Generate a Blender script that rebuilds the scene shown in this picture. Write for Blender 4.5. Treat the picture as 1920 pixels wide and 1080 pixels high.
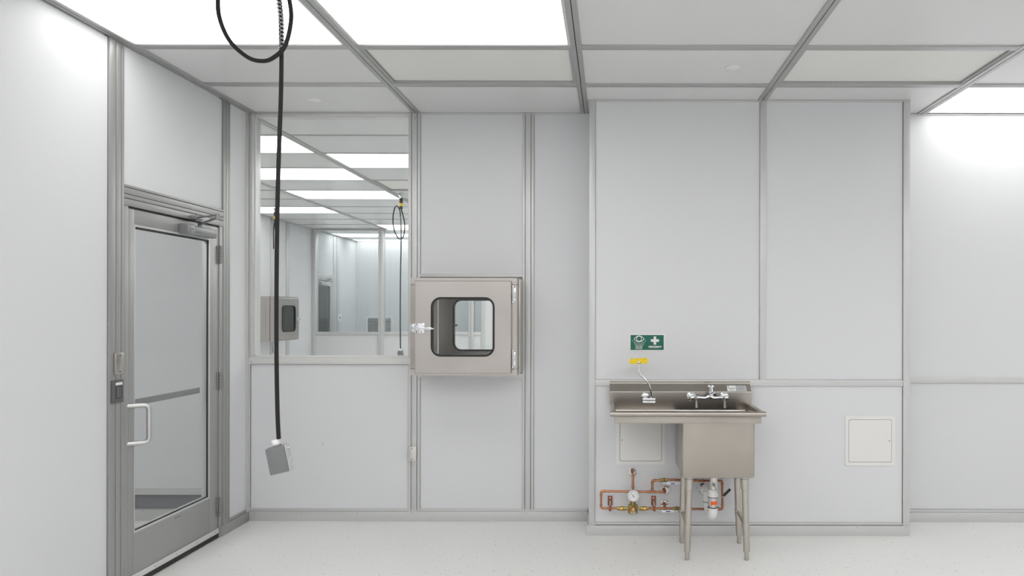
import bpy, bmesh, math, random
from mathutils import Vector, Matrix
PI = math.pi
random.seed(4)
for o in list(bpy.data.objects): bpy.data.objects.remove(o)
C = bpy.context.scene.collection

# ---------------------------------------------------------------- camera, world, exposure
EYE = 1.55; F = 1234.0                      # eye height (m), focal length in pixels of a 1920 wide frame
cam = bpy.data.cameras.new('camera'); co = bpy.data.objects.new('camera', cam); C.objects.link(co)
cam.sensor_width = 36; cam.lens = F/1920*36
cam.shift_x = (960-1143)/1920; cam.shift_y = 45/1920
cam.clip_start = 0.02
co.location = (0, 0, EYE); co.rotation_euler = (PI/2, math.radians(-0.1), 0)
bpy.context.scene.camera = co
w = bpy.data.worlds.new('world'); bpy.context.scene.world = w; w.use_nodes = True
w.node_tree.nodes['Background'].inputs[0].default_value = (0.6, 0.62, 0.65, 1)
w.node_tree.nodes['Background'].inputs[1].default_value = 0.3
vs = bpy.context.scene.view_settings
vs.view_transform = 'Standard'; vs.look = 'None'; vs.gamma = 1; vs.use_curve_mapping = False
vs.exposure = 0.0
LIGHT = 3.8                                  # strength of the ceiling light diffusers

# ---------------------------------------------------------------- materials
def mat(name, col, rough=0.5, metal=0.0, spec=0.5, coat=0.0, emit=None):
    m = bpy.data.materials.new(name); m.use_nodes = True
    b = m.node_tree.nodes['Principled BSDF']
    b.inputs['Base Color'].default_value = (*col, 1); b.inputs['Roughness'].default_value = rough
    b.inputs['Metallic'].default_value = metal; b.inputs['Specular IOR Level'].default_value = spec
    b.inputs['Coat Weight'].default_value = coat
    if emit: b.inputs['Emission Color'].default_value = (*emit[0], 1); b.inputs['Emission Strength'].default_value = emit[1]
    return m
def vary(m, scale, stretch, r0, r1, c=None, bump=0):
    """brushed or mottled variation of roughness (and colour) along object space"""
    nt = m.node_tree; N = nt.nodes; L = nt.links; b = N['Principled BSDF']
    tc = N.new('ShaderNodeTexCoord'); mp = N.new('ShaderNodeMapping'); mp.inputs['Scale'].default_value = stretch
    no = N.new('ShaderNodeTexNoise'); no.inputs['Scale'].default_value = scale; no.inputs['Detail'].default_value = 3
    L.new(tc.outputs['Object'], mp.inputs['Vector']); L.new(mp.outputs[0], no.inputs['Vector'])
    r = N.new('ShaderNodeMapRange'); r.inputs['From Min'].default_value = .3; r.inputs['From Max'].default_value = .7
    r.inputs['To Min'].default_value = r0; r.inputs['To Max'].default_value = r1
    L.new(no.outputs['Fac'], r.inputs['Value']); L.new(r.outputs[0], b.inputs['Roughness'])
    if c:
        n2 = N.new('ShaderNodeTexNoise'); n2.inputs['Scale'].default_value = 3.0
        L.new(tc.outputs['Object'], n2.inputs['Vector'])
        mx = N.new('ShaderNodeValToRGB'); mx.color_ramp.elements[0].position = .35; mx.color_ramp.elements[1].position = .65
        mx.color_ramp.elements[0].color = (*c[0], 1); mx.color_ramp.elements[1].color = (*c[1], 1)
        L.new(n2.outputs['Fac'], mx.inputs[0]); L.new(mx.outputs[0], b.inputs['Base Color'])
    if bump:
        bp = N.new('ShaderNodeBump'); bp.inputs['Strength'].default_value = bump; bp.inputs['Distance'].default_value = .0004
        L.new(no.outputs['Fac'], bp.inputs['Height']); L.new(bp.outputs[0], b.inputs['Normal'])
    return m
PANEL = vary(mat('wall_panel', (.73, .735, .75), .3, 0, .25), 2.0, (1, 1, .3), .38, .44)
CEIL = vary(mat('ceiling_panel', (.74, .745, .74), .25), 2.0, (1, 1, 1), .2, .27)
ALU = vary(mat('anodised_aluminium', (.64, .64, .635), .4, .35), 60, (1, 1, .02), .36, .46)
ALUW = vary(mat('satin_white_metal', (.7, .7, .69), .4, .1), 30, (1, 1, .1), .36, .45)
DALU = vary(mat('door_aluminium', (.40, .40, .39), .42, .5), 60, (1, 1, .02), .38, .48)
BALU = vary(mat('ceiling_grid_aluminium', (.47, .47, .465), .42, .45), 60, (1, .02, 1), .38, .48)
GROOVE = mat('dark_groove', (.05, .05, .05), .8)
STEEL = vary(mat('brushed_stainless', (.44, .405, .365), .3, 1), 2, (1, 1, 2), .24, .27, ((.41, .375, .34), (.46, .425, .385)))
STEELV = vary(mat('stainless_cabinet', (.6, .56, .52), .3, 1), 2, (1, 1, 2), .28, .31, ((.54, .505, .47), (.58, .545, .51)))
CHROME = mat('chrome', (.82, .83, .85), .07, 1)
SATIN = mat('satin_stainless', (.72, .70, .67), .28, 1)
LEGM = mat('brushed_leg_steel', (.54, .505, .455), .3, 1)
CLOSER = mat('closer_grey', (.27, .27, .275), .35, .4)
COPPER = vary(mat('copper', (.55, .27, .15), .3, 1), 60, (1, 1, 1), .22, .4, ((.54, .26, .145), (.36, .16, .09)))
DCOPPER = vary(mat('aged_copper', (.32, .12, .07), .45, .8), 60, (1, 1, 1), .35, .5)
BRASS = mat('brass', (.62, .42, .12), .28, 1)
DBRASS = vary(mat('dull_brass', (.34, .26, .10), .4, 1), 50, (1, 1, 1), .35, .5)
PVC = mat('white_pvc', (.85, .85, .83), .3)
BLACK = mat('black_rubber', (.012, .012, .012), .45)
CORD = mat('black_cord', (.014, .013, .013), .55, 0, .3)
GREY = mat('grey_paint', (.17, .174, .178), .5)
LGREY = mat('light_grey_metal', (.62, .63, .64), .35, .5)
DGREY = mat('dark_grey_plastic', (.12, .12, .125), .5)
WHITE = mat('white_plastic', (.85, .85, .84), .4)
CREAMP = mat('access_panel_white', (.80, .79, .765), .45)
FLANGE = mat('polished_flange', (.85, .85, .85), .14, .85)
YELLOW = mat('yellow_plastic', (.90, .66, .02), .35)
GREEN = mat('sign_green', (.005, .13, .085), .4)
RED = mat('red_plastic', (.6, .04, .03), .4)
BLUE = mat('blue_plastic', (.03, .07, .45), .4)
ORANGE = mat('orange_label', (.95, .14, .03), .5)
MARK = mat('printed_grey', (.2, .2, .22), .6)
TAUPE = mat('brown_grey_wall', (.33, .32, .27), .6)
DARKBAND = mat('grey_recess', (.20, .20, .215), .6)
LITE = mat('light_diffuser', (.8, .8, .8), .5, emit=((1, .995, .985), LIGHT))
# perforated filter screen
LITE_FAR = mat('light_diffuser_far', (.8, .8, .8), .5, emit=((1, .995, .985), LIGHT*.9))
FILT = mat('filter_screen', (.66, .65, .60), .5)
def screen():
    nt = FILT.node_tree; N = nt.nodes; L = nt.links; b = N['Principled BSDF']
    tc = N.new('ShaderNodeTexCoord'); mp = N.new('ShaderNodeMapping'); mp.inputs['Scale'].default_value = (130, 130, 130)
    v = N.new('ShaderNodeTexVoronoi'); v.inputs['Randomness'].default_value = 0; v.inputs['Scale'].default_value = 1
    L.new(tc.outputs['Object'], mp.inputs[0]); L.new(mp.outputs[0], v.inputs['Vector'])
    r = N.new('ShaderNodeValToRGB'); r.color_ramp.elements[0].position = .22; r.color_ramp.elements[1].position = .34
    r.color_ramp.elements[0].color = (.60, .595, .56, 1); r.color_ramp.elements[1].color = (.82, .815, .785, 1)
    L.new(v.outputs['Distance'], r.inputs[0]); L.new(r.outputs[0], b.inputs['Base Color'])
screen()
# white epoxy floor with tiny chips
FLOOR = mat('epoxy_floor', (.8, .8, .79), .25)
def floor_nodes():
    nt = FLOOR.node_tree; N = nt.nodes; L = nt.links; b = N['Principled BSDF']
    tc = N.new('ShaderNodeTexCoord')
    def chips(scale, thr, keep):
        v = N.new('ShaderNodeTexVoronoi'); v.inputs['Scale'].default_value = scale
        L.new(tc.outputs['Object'], v.inputs['Vector'])
        lt = N.new('ShaderNodeMath'); lt.operation = 'LESS_THAN'; lt.inputs[1].default_value = thr; L.new(v.outputs['Distance'], lt.inputs[0])
        sx = N.new('ShaderNodeSeparateColor'); L.new(v.outputs['Color'], sx.inputs[0])
        k = N.new('ShaderNodeMath'); k.operation = 'LESS_THAN'; k.inputs[1].default_value = keep; L.new(sx.outputs[0], k.inputs[0])
        m = N.new('ShaderNodeMath'); m.operation = 'MULTIPLY'; L.new(lt.outputs[0], m.inputs[0]); L.new(k.outputs[0], m.inputs[1])
        return m, sx
    m1, s1 = chips(30, .12, .5); m2, s2 = chips(60, .14, .4)
    a = N.new('ShaderNodeMath'); a.operation = 'MAXIMUM'; L.new(m1.outputs[0], a.inputs[0]); L.new(m2.outputs[0], a.inputs[1])
    cr = N.new('ShaderNodeValToRGB'); L.new(s1.outputs[1], cr.inputs[0])
    cr.color_ramp.elements[0].color = (.30, .28, .26, 1); cr.color_ramp.elements[1].color = (.58, .55, .50, 1)
    nz = N.new('ShaderNodeTexNoise'); nz.inputs['Scale'].default_value = 1.2; L.new(tc.outputs['Object'], nz.inputs['Vector'])
    base = N.new('ShaderNodeValToRGB'); L.new(nz.outputs['Fac'], base.inputs[0])
    base.color_ramp.elements[0].color = (.80, .80, .785, 1); base.color_ramp.elements[1].color = (.82, .82, .805, 1)
    mx = N.new('ShaderNodeMix'); mx.data_type = 'RGBA'
    f = N.new('ShaderNodeMath'); f.operation = 'MULTIPLY'; f.inputs[1].default_value = .95; L.new(a.outputs[0], f.inputs[0])
    L.new(f.outputs[0], mx.inputs[0]); L.new(base.outputs[0], mx.inputs[6]); L.new(cr.outputs[0], mx.inputs[7])
    L.new(mx.outputs[2], b.inputs['Base Color'])
    n2 = N.new('ShaderNodeTexNoise'); n2.inputs['Scale'].default_value = 2; L.new(tc.outputs['Object'], n2.inputs['Vector'])
    r = N.new('ShaderNodeMapRange'); r.inputs['To Min'].default_value = .27; r.inputs['To Max'].default_value = .33
    L.new(n2.outputs['Fac'], r.inputs['Value']); L.new(r.outputs[0], b.inputs['Roughness'])
floor_nodes()
def glass(name, tint):
    m = bpy.data.materials.new(name); m.use_nodes = True; N = m.node_tree.nodes; L = m.node_tree.links
    N.remove(N['Principled BSDF']); out = N['Material Output']
    t = N.new('ShaderNodeBsdfTransparent'); t.inputs[0].default_value = (*tint, 1)
    g = N.new('ShaderNodeBsdfGlossy'); g.inputs['Roughness'].default_value = .005
    f = N.new('ShaderNodeFresnel')
    ge = N.new('ShaderNodeNewGeometry'); mr = N.new('ShaderNodeMapRange'); L.new(ge.outputs['Backfacing'], mr.inputs['Value'])
    mr.inputs['To Min'].default_value = 1.45; mr.inputs['To Max'].default_value = 1/1.45; L.new(mr.outputs[0], f.inputs[0])   # same reflectance on both faces
    x = N.new('ShaderNodeMixShader'); L.new(f.outputs[0], x.inputs[0]); L.new(t.outputs[0], x.inputs[1]); L.new(g.outputs[0], x.inputs[2])
    L.new(x.outputs[0], out.inputs[0]); return m
GLASS = glass('clear_glass', (.975, .985, .98))
GLASSB = glass('blue_tinted_glass', (.945, .97, .975))

# ---------------------------------------------------------------- mesh helpers
def rrect(cx, cy, w_, h_, r, n=8):
    pts = []
    for (sx, sy, a0) in ((1, 1, 0), (-1, 1, PI/2), (-1, -1, PI), (1, -1, 1.5*PI)):
        for k in range(n+1):
            a = a0 + PI/2*k/n
            pts.append((cx + sx*(w_/2-r) + r*math.cos(a), cy + sy*(h_/2-r) + r*math.sin(a)))
    return pts
def world_of(o):
    v = Vector((0, 0, 0))
    while o: v += o.location; o = o.parent
    return v
class MB:
    def __init__(s): s.bm = bmesh.new()
    def mark(s): return set(s.bm.verts)
    def xf(s, m0, M):
        for v in s.bm.verts:
            if v not in m0: v.co = M @ v.co
    def box(s, x0, x1, y0, y1, z0, z1, bev=0, m=0, seg=2):
        if x0 > x1: x0, x1 = x1, x0
        if y0 > y1: y0, y1 = y1, y0
        if z0 > z1: z0, z1 = z1, z0
        v = [s.bm.verts.new(p) for p in ((x0,y0,z0),(x1,y0,z0),(x1,y1,z0),(x0,y1,z0),(x0,y0,z1),(x1,y0,z1),(x1,y1,z1),(x0,y1,z1))]
        fs = [s.bm.faces.new([v[i] for i in f]) for f in ((3,2,1,0),(4,5,6,7),(0,1,5,4),(1,2,6,5),(2,3,7,6),(3,0,4,7))]
        for f in fs: f.material_index = m
        if bev:
            es = list({e for f in fs for e in f.edges})
            r = bmesh.ops.bevel(s.bm, geom=es, offset=bev, segments=seg, profile=.5, affect='EDGES', clamp_overlap=True)
            for f in r['faces']: f.material_index = m
        return s
    def tube(s, pts, r, n=14, m=0, cap=True, closed=False):
        pts = [Vector(p) for p in pts]; N = len(pts)
        rr = r if isinstance(r, (list, tuple)) else [r]*N
        def tan(i):
            a = pts[(i-1) % N] if (closed or i > 0) else pts[i]; b = pts[(i+1) % N] if (closed or i < N-1) else pts[i]
            return (b-a).normalized()
        t = tan(0); up = Vector((0, 0, 1)) if abs(t.z) < .9 else Vector((1, 0, 0))
        u = t.cross(up).normalized(); rings = []
        for i in range(N):
            t2 = tan(i); q = t.rotation_difference(t2); u = (q @ u); u = (u - t2*u.dot(t2)).normalized(); t = t2
            vv = t.cross(u)
            rings.append([s.bm.verts.new(pts[i] + (u*math.cos(2*PI*k/n) + vv*math.sin(2*PI*k/n))*rr[i]) for k in range(n)])
        M = N if closed else N-1
        for i in range(M):
            a, b = rings[i], rings[(i+1) % N]
            for k in range(n):
                f = s.bm.faces.new((a[k], a[(k+1) % n], b[(k+1) % n], b[k])); f.material_index = m
        if cap and not closed:
            f = s.bm.faces.new(rings[0][::-1]); f.material_index = m
            f = s.bm.faces.new(rings[-1]); f.material_index = m
        return s
    def cyl(s, p0, p1, r0, r1=None, n=24, m=0, ch=0):
        p0 = Vector(p0); p1 = Vector(p1); r1 = r0 if r1 is None else r1
        if ch:
            d = (p1-p0).normalized()*ch
            return s.tube([p0, p0+d, p1-d, p1], [r0-ch, r0, r1, r1-ch], n, m)
        return s.tube([p0, p1], [r0, r1], n, m)
    def lathe(s, c, axis, prof, n=28, m=0):
        """prof = (distance along axis, radius) list"""
        a = Vector(axis).normalized(); c = Vector(c)
        return s.tube_prof([c + a*d for d, _ in prof], [max(r, 1e-4) for _, r in prof], a, n, m)
    def tube_prof(s, pts, rr, t, n, m):
        up = Vector((0, 0, 1)) if abs(t.z) < .9 else Vector((1, 0, 0)); u = t.cross(up).normalized(); vv = t.cross(u)
        rings = [[s.bm.verts.new(p + (u*math.cos(2*PI*k/n) + vv*math.sin(2*PI*k/n))*r) for k in range(n)] for p, r in zip(pts, rr)]
        for a, b in zip(rings, rings[1:]):
            for k in range(n):
                f = s.bm.faces.new((a[k], a[(k+1) % n], b[(k+1) % n], b[k])); f.material_index = m
        s.bm.faces.new(rings[0][::-1]).material_index = m; s.bm.faces.new(rings[-1]).material_index = m
        return s
    def ball(s, c, r, m=0, n=16, sc=(1, 1, 1)):
        m0 = s.mark()
        g = bmesh.ops.create_uvsphere(s.bm, u_segments=n, v_segments=n//2+2, radius=r)
        for v in g['verts']: v.co = Vector(c) + Vector((v.co.x*sc[0], v.co.y*sc[1], v.co.z*sc[2]))
        for f in {f for v in g['verts'] for f in v.link_faces}: f.material_index = m
        return s
    def prism(s, poly, y0, y1, m=0, ax='y'):
        """extrude a 2-D outline (x,z) along y, or (y,z) along x, or (x,y) along z"""
        def P(a, b, d): return {'y': (a, d, b), 'x': (d, a, b), 'z': (a, b, d)}[ax]
        A = [s.bm.verts.new(P(a, b, y0)) for a, b in poly]; B = [s.bm.verts.new(P(a, b, y1)) for a, b in poly]; n = len(poly)
        fs = [s.bm.faces.new(A), s.bm.faces.new(B[::-1])] + [s.bm.faces.new((A[k], B[k], B[(k+1) % n], A[(k+1) % n])) for k in range(n)]
        for f in fs: f.material_index = m
        return s
    def ring(s, outer, inner, y0, y1, m=0, ax='y'):
        def P(a, b, d): return {'y': (a, d, b), 'x': (d, a, b), 'z': (a, b, d)}[ax]
        n = len(outer); Q = [[s.bm.verts.new(P(a, b, d)) for a, b in pl] for pl, d in ((outer, y0), (inner, y0), (inner, y1), (outer, y1))]
        for i in range(4):
            a, b = Q[i], Q[(i+1) % 4]
            for k in range(n):
                f = s.bm.faces.new((a[k], a[(k+1) % n], b[(k+1) % n], b[k])); f.material_index = m
        return s
    def build(s, name, mats, parent=None, kind=None, ang=35):
        bmesh.ops.recalc_face_normals(s.bm, faces=s.bm.faces)
        me = bpy.data.meshes.new(name)
        if parent:
            off = world_of(parent)
            for v in s.bm.verts: v.co -= off
        s.bm.to_mesh(me); s.bm.free()
        for p in me.polygons: p.use_smooth = True
        me.set_sharp_from_angle(angle=math.radians(ang))
        for q in (mats if isinstance(mats, (list, tuple)) else [mats]): me.materials.append(q)
        o = bpy.data.objects.new(name, me); C.objects.link(o)
        if parent: o.parent = parent
        if kind: o['kind'] = kind
        return o
def spline(pts, n=8, closed=False):
    pts = [Vector(p) for p in pts]; out = []; N = len(pts)
    for i in range(N-1):
        p0 = pts[max(i-1, 0)]; p1 = pts[i]; p2 = pts[i+1]; p3 = pts[min(i+2, N-1)]
        for k in range(n):
            t = k/n
            out.append(.5*((2*p1) + (p2-p0)*t + (2*p0-5*p1+4*p2-p3)*t*t + (3*p1-p0-3*p2+p3)*t**3))
    out.append(pts[-1]); return out
def bend(pts, r, n=5):
    """polyline with rounded corners"""
    pts = [Vector(p) for p in pts]; out = [pts[0]]
    for a, b, c in zip(pts, pts[1:], pts[2:]):
        u = (a-b).normalized(); v = (c-b).normalized(); p = b+u*r; q = b+v*r
        for k in range(n+1):
            t = k/n; out.append(p*(1-t)**2 + b*2*t*(1-t) + q*t*t)
    out.append(pts[-1]); return out
def tag(o, label, cat, group=None):
    o['label'] = label; o['category'] = cat
    if group: o['group'] = group
    return o
def thing(name, loc, label, cat, group=None):
    o = bpy.data.objects.new(name, None); C.objects.link(o); o.location = loc; o.empty_display_size = .1
    return tag(o, label, cat, group)
def copy_tree(o, parent=None):
    c = o.copy(); C.objects.link(c); c.parent = parent
    for ch in list(o.children): copy_tree(ch, c)
    return c
def text_mesh(txt, size, M, name, m, parent, shear=0, bold=0, ext=.0004):
    cu = bpy.data.curves.new('t', 'FONT'); cu.body = txt; cu.size = size; cu.align_x = 'CENTER'; cu.align_y = 'CENTER'
    cu.shear = shear; cu.offset = bold; cu.extrude = ext
    t = bpy.data.objects.new('t', cu); C.objects.link(t)
    me = bpy.data.meshes.new_from_object(t.evaluated_get(bpy.context.evaluated_depsgraph_get()))
    bpy.data.objects.remove(t); me.transform(M); me.transform(Matrix.Translation(-world_of(parent)))
    me.materials.clear(); me.materials.append(m)
    o = bpy.data.objects.new(name, me); C.objects.link(o); o.parent = parent; return o

# ---------------------------------------------------------------- dimensions of the place (metres)
XL, D, ZC = -2.678, 4.88, 3.025            # left wall, back wall, ceiling
YB, BX0, BX1 = 4.578, -0.145, 2.085        # front and sides of the boxed-out wall behind the sink
XR, YR = 5.6, -4.0                         # unseen right and rear walls
XL2, D2, D3 = -5.32, 11.76, 13.8           # next room: left wall, far wall; wall of the room beyond
K = D/F                                    # metres per reference pixel on the back wall
bx = lambda p: (p-1143)*K
bz = lambda p: EYE-(p-585)*K
KB = YB/F
fx = lambda p: (p-1143)*KB
fz = lambda p: EYE-(p-585)*KB

# ---------------------------------------------------------------- floor
f = MB(); f.box(-7.6, XR+.1, YR-.1, D3+.3, -.05, 0); f.build('floor', FLOOR, kind='structure')

# ---------------------------------------------------------------- framing profiles
def vpost(wall, edges, z0, z1, face, d=.012, back=.03, axis='x', mats=(ALU, GROOVE)):
    """grooved aluminium post: edges are positions along the wall; face = outer plane; d<0 or >0 gives the direction of the room"""
    b = MB(); g = .0018
    for i, (a, c) in enumerate(zip(edges, edges[1:])):
        a2 = a + (g if i > 0 else 0); c2 = c - (g if i < len(edges)-2 else 0)
        if axis == 'x': b.box(a2, c2, face, face-d, z0, z1, .0012)
        else: b.box(face, face+d, a2, c2, z0, z1, .0012)
    if axis == 'x': b.box(edges[0], edges[-1], face, face+(back if d > 0 else -back), z0, z1, 0, 1)
    else: b.box(face, face-(back if d > 0 else -back), edges[0], edges[-1], z0, z1, 0, 1)
    return b.build('post', list(mats), wall)
# ---------------------------------------------------------------- back wall
def bpanels(b, rects, y, t=.02, g=.0014):
    for (x0, x1, z0, z1) in rects: b.box(x0+g, x1-g, y, y+t, z0+g, z1-g)
WX0, WX1, WZ0, WZ1 = bx(475), bx(765.8), bz(669), bz(217.5)        # window opening
P1 = [bx(766), bx(772), bx(782.8), bx(788.4)]
P2 = [bx(980), bx(984.8), bx(995.6), bx(1001)]
ZBB = .072                                                            # skirting height
b = MB()
bpanels(b, [(XL+.02, P1[0], ZBB+.018, bz(684)), (P1[3], P2[0], bz(514), ZC-.012), (P1[3], P2[0], ZBB+.018, bz(709)),
            (P2[3], BX0+.03, ZBB+.018, ZC-.012), (BX1-.03, XR, bz(716.6), ZC-.012), (BX1-.03, XR, ZBB+.02, bz(707))], D)
# the far face of the same wall, seen from the next room, and the core round the openings
for r in ((XL-.1, WX0-.012, 0, ZC), (WX0-.012, WX1+.012, 0, WZ0-.012), (WX1+.012, -1.37, 0, ZC), (-1.37, -.66, 0, 1.12), (-1.37, -.66, 1.77, ZC), (-.66, XR, 0, ZC)):
    b.box(r[0], r[1], D+.024, D+.1, r[2], r[3])
wall_back = b.build('wall_back', PANEL, kind='structure')
vpost(wall_back, P1, ZBB, ZC, D)
vpost(wall_back, P2, ZBB, ZC, D)
b = MB(); b.box(XL, bx(470), D-.012, D+.022, ZBB, ZC, .001); b.build('post', ALU, wall_back)
b = MB()
b.box(P1[3]-.002, P2[0]+.002, D-.011, D+.02, bz(520), bz(514), .001); b.build('rail', ALU, wall_back)
b = MB(); b.box(P1[3]-.002, P2[0]+.002, D-.011, D+.02, bz(709), bz(700), .001); b.build('rail', ALU, wall_back)
b = MB(); b.box(BX1-.03, XR, D-.014, D+.02, bz(716.6), bz(707), .001); b.build('rail', ALU, wall_back)
b = MB(); b.box(P1[3], XR, D-.01, D+.02, ZC-.013, ZC-.001, .001); b.build('rail', ALU, wall_back)
def screwrow(b, xs, y, z, r=.0035, m=1, ax='y'):
    for x in xs:
        if ax == 'y': b.cyl((x, y+.001, z), (x, y-.002, z), r, n=10, m=m)
        else: b.cyl((y-.001, x, z), (y+.002, x, z), r, n=10, m=m)
def skirting(name, x0, x1, y, h1=ZBB, h2=.091, screws=()):
    b = MB(); b.box(x0, x1, y-.014, y+.02, 0, h1, .001); b.box(x0, x1, y-.009, y+.02, h1+.0012, h2, .0008)
    screwrow(b, screws, y-.014, h1-.011)
    return b.build(name, [ALU, DALU], kind='structure')
skirting('baseboard_back', XL+.014, fx(1100), D, screws=[bx(p) for p in (481, 567, 673, 774, 988, 1039, 1093)])
skirting('baseboard_back_right', BX1, XR, D, screws=[bx(p) for p in (1795, 1894)])
# window_1: frame, sill and glass
win = MB()
win.box(bx(470), WX0, D-.016, D+.1, bz(684), ZC-.003, .0012)
win.box(WX0, WX1+.0005, D-.012, D+.1, WZ1, ZC-.003, .0012)
w1 = win.build('window_1', ALU, kind='structure')
win = MB(); win.box(bx(462.5), P1[1]-.004, D-.018, D+.1, bz(683.5), bz(671.5), .0015); win.box(WX0, P1[0], D-.012, D+.1, bz(671.5), WZ0, .001)
screwrow(win, (bx(474), bx(755)), D-.018, bz(679), .004)
win.build('window_sill', [ALUW, DALU], w1)
win = MB(); t = .006
win.box(WX0, WX0+t, D+.015, D+.03, WZ0, WZ1); win.box(WX1-t, WX1, D+.015, D+.03, WZ0, WZ1)
win.box(WX0, WX1, D+.015, D+.03, WZ1-t, WZ1); win.box(WX0, WX1, D+.015, D+.03, WZ0, WZ0+t)
win.build('glazing_bead', ALUW, w1)
win = MB(); win.box(WX0+.001, WX1-.001, D+.03, D+.036, WZ0+.001, WZ1-.001); win.build('glass_pane', GLASS, w1)
b = MB(); b.tube([(bx(603.5), D-.0006, bz(829)), (bx(605), D-.0012, bz(832)), (bx(606.5), D-.0006, bz(835.5))], .0009, 6); o = b.build('scuff_mark', MARK, wall_back)
# small screw near the top of the first post
b = MB(); screwrow(b, (bx(779),), D-.012, bz(223), .0045, 0); b.build('screw', DALU, wall_back)

# ---------------------------------------------------------------- boxed-out wall behind the sink
b = MB()
ZR0, ZR1 = fz(723), fz(711.5)
bpanels(b, [(fx(1116), fx(1424), ZR1, ZC-.012), (fx(1436), fx(1692), ZR1, ZC-.012), (fx(1116), fx(1692), .088, ZR0)], YB)
b.box(BX0+.002, BX1-.002, YB+.022, D+.02, .0, ZC)
wall_sink = b.build('wall_centre', PANEL, kind='structure')
for a, c, z in ((1104.5, 1116, .07), (1424, 1436, ZR1), (1692.5, 1705, .07)):
    b = MB(); b.box(fx(a), fx(c), YB-.012, YB+.02, z, ZC, .0012); b.build('post', ALU, wall_sink)
for a, c in ((1104.5, 1107), (1702.5, 1705)):      # returns of the corner posts
    b = MB(); b.box(fx(a), fx(c), YB+.021, D-.03, .07, ZC, .001); b.build('post_return', ALU, wall_sink)
b = MB(); b.box(fx(1116), fx(1692), YB-.011, YB+.02, ZR0, ZR1, .0012); b.build('rail', ALU, wall_sink)
b = MB(); b.box(fx(1116), fx(1692), YB-.009, YB+.02, .074, .088, .001); b.box(fx(1116), fx(1692), YB-.009, YB+.02, ZC-.013, ZC-.001, .001); b.build('rail', ALU, wall_sink)
b = MB(); b.box(fx(1101), fx(1706), YB-.016, YB+.02, 0, .07, .001); b.box(fx(1101), fx(1103.5), YB+.02, D-.015, 0, .07, .001); b.box(fx(1703.5), fx(1706), YB+.02, D-.015, 0, .07, .001)
screwrow(b, [fx(p) for p in (1107, 1198, 1376, 1605, 1698)], YB-.016, .06)
b.build('baseboard_centre', [ALU, DALU], kind='structure')

# ---------------------------------------------------------------- left wall with the glazed door
lY = lambda p: -XL*F/(1143-p)              # reference pixel column on the left wall -> distance
lZ = lambda p, y: EYE-(p-585)*y/F
PL = [lY(201), lY(213), lY(223), lY(228.5)]
PR = [lY(415.8), lY(420.3), lY(425.5), lY(428.2)]
HZ0, HZ1 = 2.134, 2.25
b = MB(); T = .02
def lpanels(rects, g=.0014):
    for (y0, y1, z0, z1) in rects: b.box(XL-T, XL, y0+g, y1-g, z0+g, z1-g)
YP = 2.27
lpanels([(YR, YP-.04, .09, ZC-.012), (YP+.04, PL[0], .09, ZC-.012), (PL[3], PR[0], HZ1, ZC-.012), (PR[3], lY(460.5), .09, ZC-.012)])
for r in ((YR, PL[3], 0, ZC), (PL[3], PR[0], HZ1, ZC), (PR[0], D+.1, 0, ZC)): b.box(XL-.1, XL-T-.004, r[0], r[1], r[2], r[3])
wall_left = b.build('wall_left', PANEL, kind='structure')
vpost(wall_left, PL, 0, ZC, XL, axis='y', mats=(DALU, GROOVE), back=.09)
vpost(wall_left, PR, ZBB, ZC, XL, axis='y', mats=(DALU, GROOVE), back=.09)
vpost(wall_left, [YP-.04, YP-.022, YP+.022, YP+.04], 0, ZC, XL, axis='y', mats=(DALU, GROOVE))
b = MB(); b.box(XL-.02, XL+.012, lY(460.5), D, ZBB, ZC, .001); b.build('post', ALU, wall_left)
b = MB()
for z0, z1 in ((HZ0, 2.172), (2.1755, 2.196), (2.1995, 2.233), (2.2365, HZ1)): b.box(XL-.09, XL+.012, PL[3], PR[0], z0, z1, .001)
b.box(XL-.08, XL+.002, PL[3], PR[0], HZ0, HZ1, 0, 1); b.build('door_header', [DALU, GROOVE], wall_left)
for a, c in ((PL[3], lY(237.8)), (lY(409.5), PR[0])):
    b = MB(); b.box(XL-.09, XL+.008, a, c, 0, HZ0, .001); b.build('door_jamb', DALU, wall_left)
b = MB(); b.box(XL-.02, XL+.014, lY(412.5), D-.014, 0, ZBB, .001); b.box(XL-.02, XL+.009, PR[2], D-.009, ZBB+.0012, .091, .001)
screwrow(b, (4.6, 4.78), XL+.014, .06, ax='x'); b.build('baseboard_left', [DALU, ALU], kind='structure')
b = MB(); b.box(XL-.02, XL+.014, YR, PL[0], 0, ZBB, .001); b.build('baseboard_left_front', [DALU], kind='structure')
# leaf
LY0, LY1, LZ1 = lY(238.6), lY(408.9), 2.122
GY0, GY1, GZ0, GZ1 = lY(252.5), lY(391), .31, 2.026
XF, XB = XL+.002, XL-.05
b = MB()
b.box(XB, XF, LY0, GY0-.006, .035, LZ1, .001); b.box(XB, XF, GY1+.012, LY1, .035, LZ1, .001)
b.box(XB, XF-.0012, GY0-.006, GY1+.012, GZ1+.012, LZ1, .001); b.box(XB, XF-.0012, GY0-.006, GY1+.012, .035, GZ0-.012, .001)
door = b.build('door_1', DALU, kind='structure')
b = MB()
for r in ((GY0-.006, GY0, GZ0-.012, GZ1+.012), (GY1, GY1+.012, GZ0-.012, GZ1+.012)): b.box(XB+.004, XF+.001, r[0], r[1], r[2], r[3], .0008)
b.box(XB+.004, XF+.001, GY0, GY1, GZ1, GZ1+.012, .0008); b.box(XB+.004, XF+.001, GY0, GY1, GZ0-.012, GZ0, .0008)
b.build('glazing_stop', ALU, door)
b = MB(); g = .007
b.box(XF-.009, XF-.004, GY0, GY0+.004, GZ0, GZ1); b.box(XF-.009, XF-.004, GY1-g*1.6, GY1, GZ0, GZ1)
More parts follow.
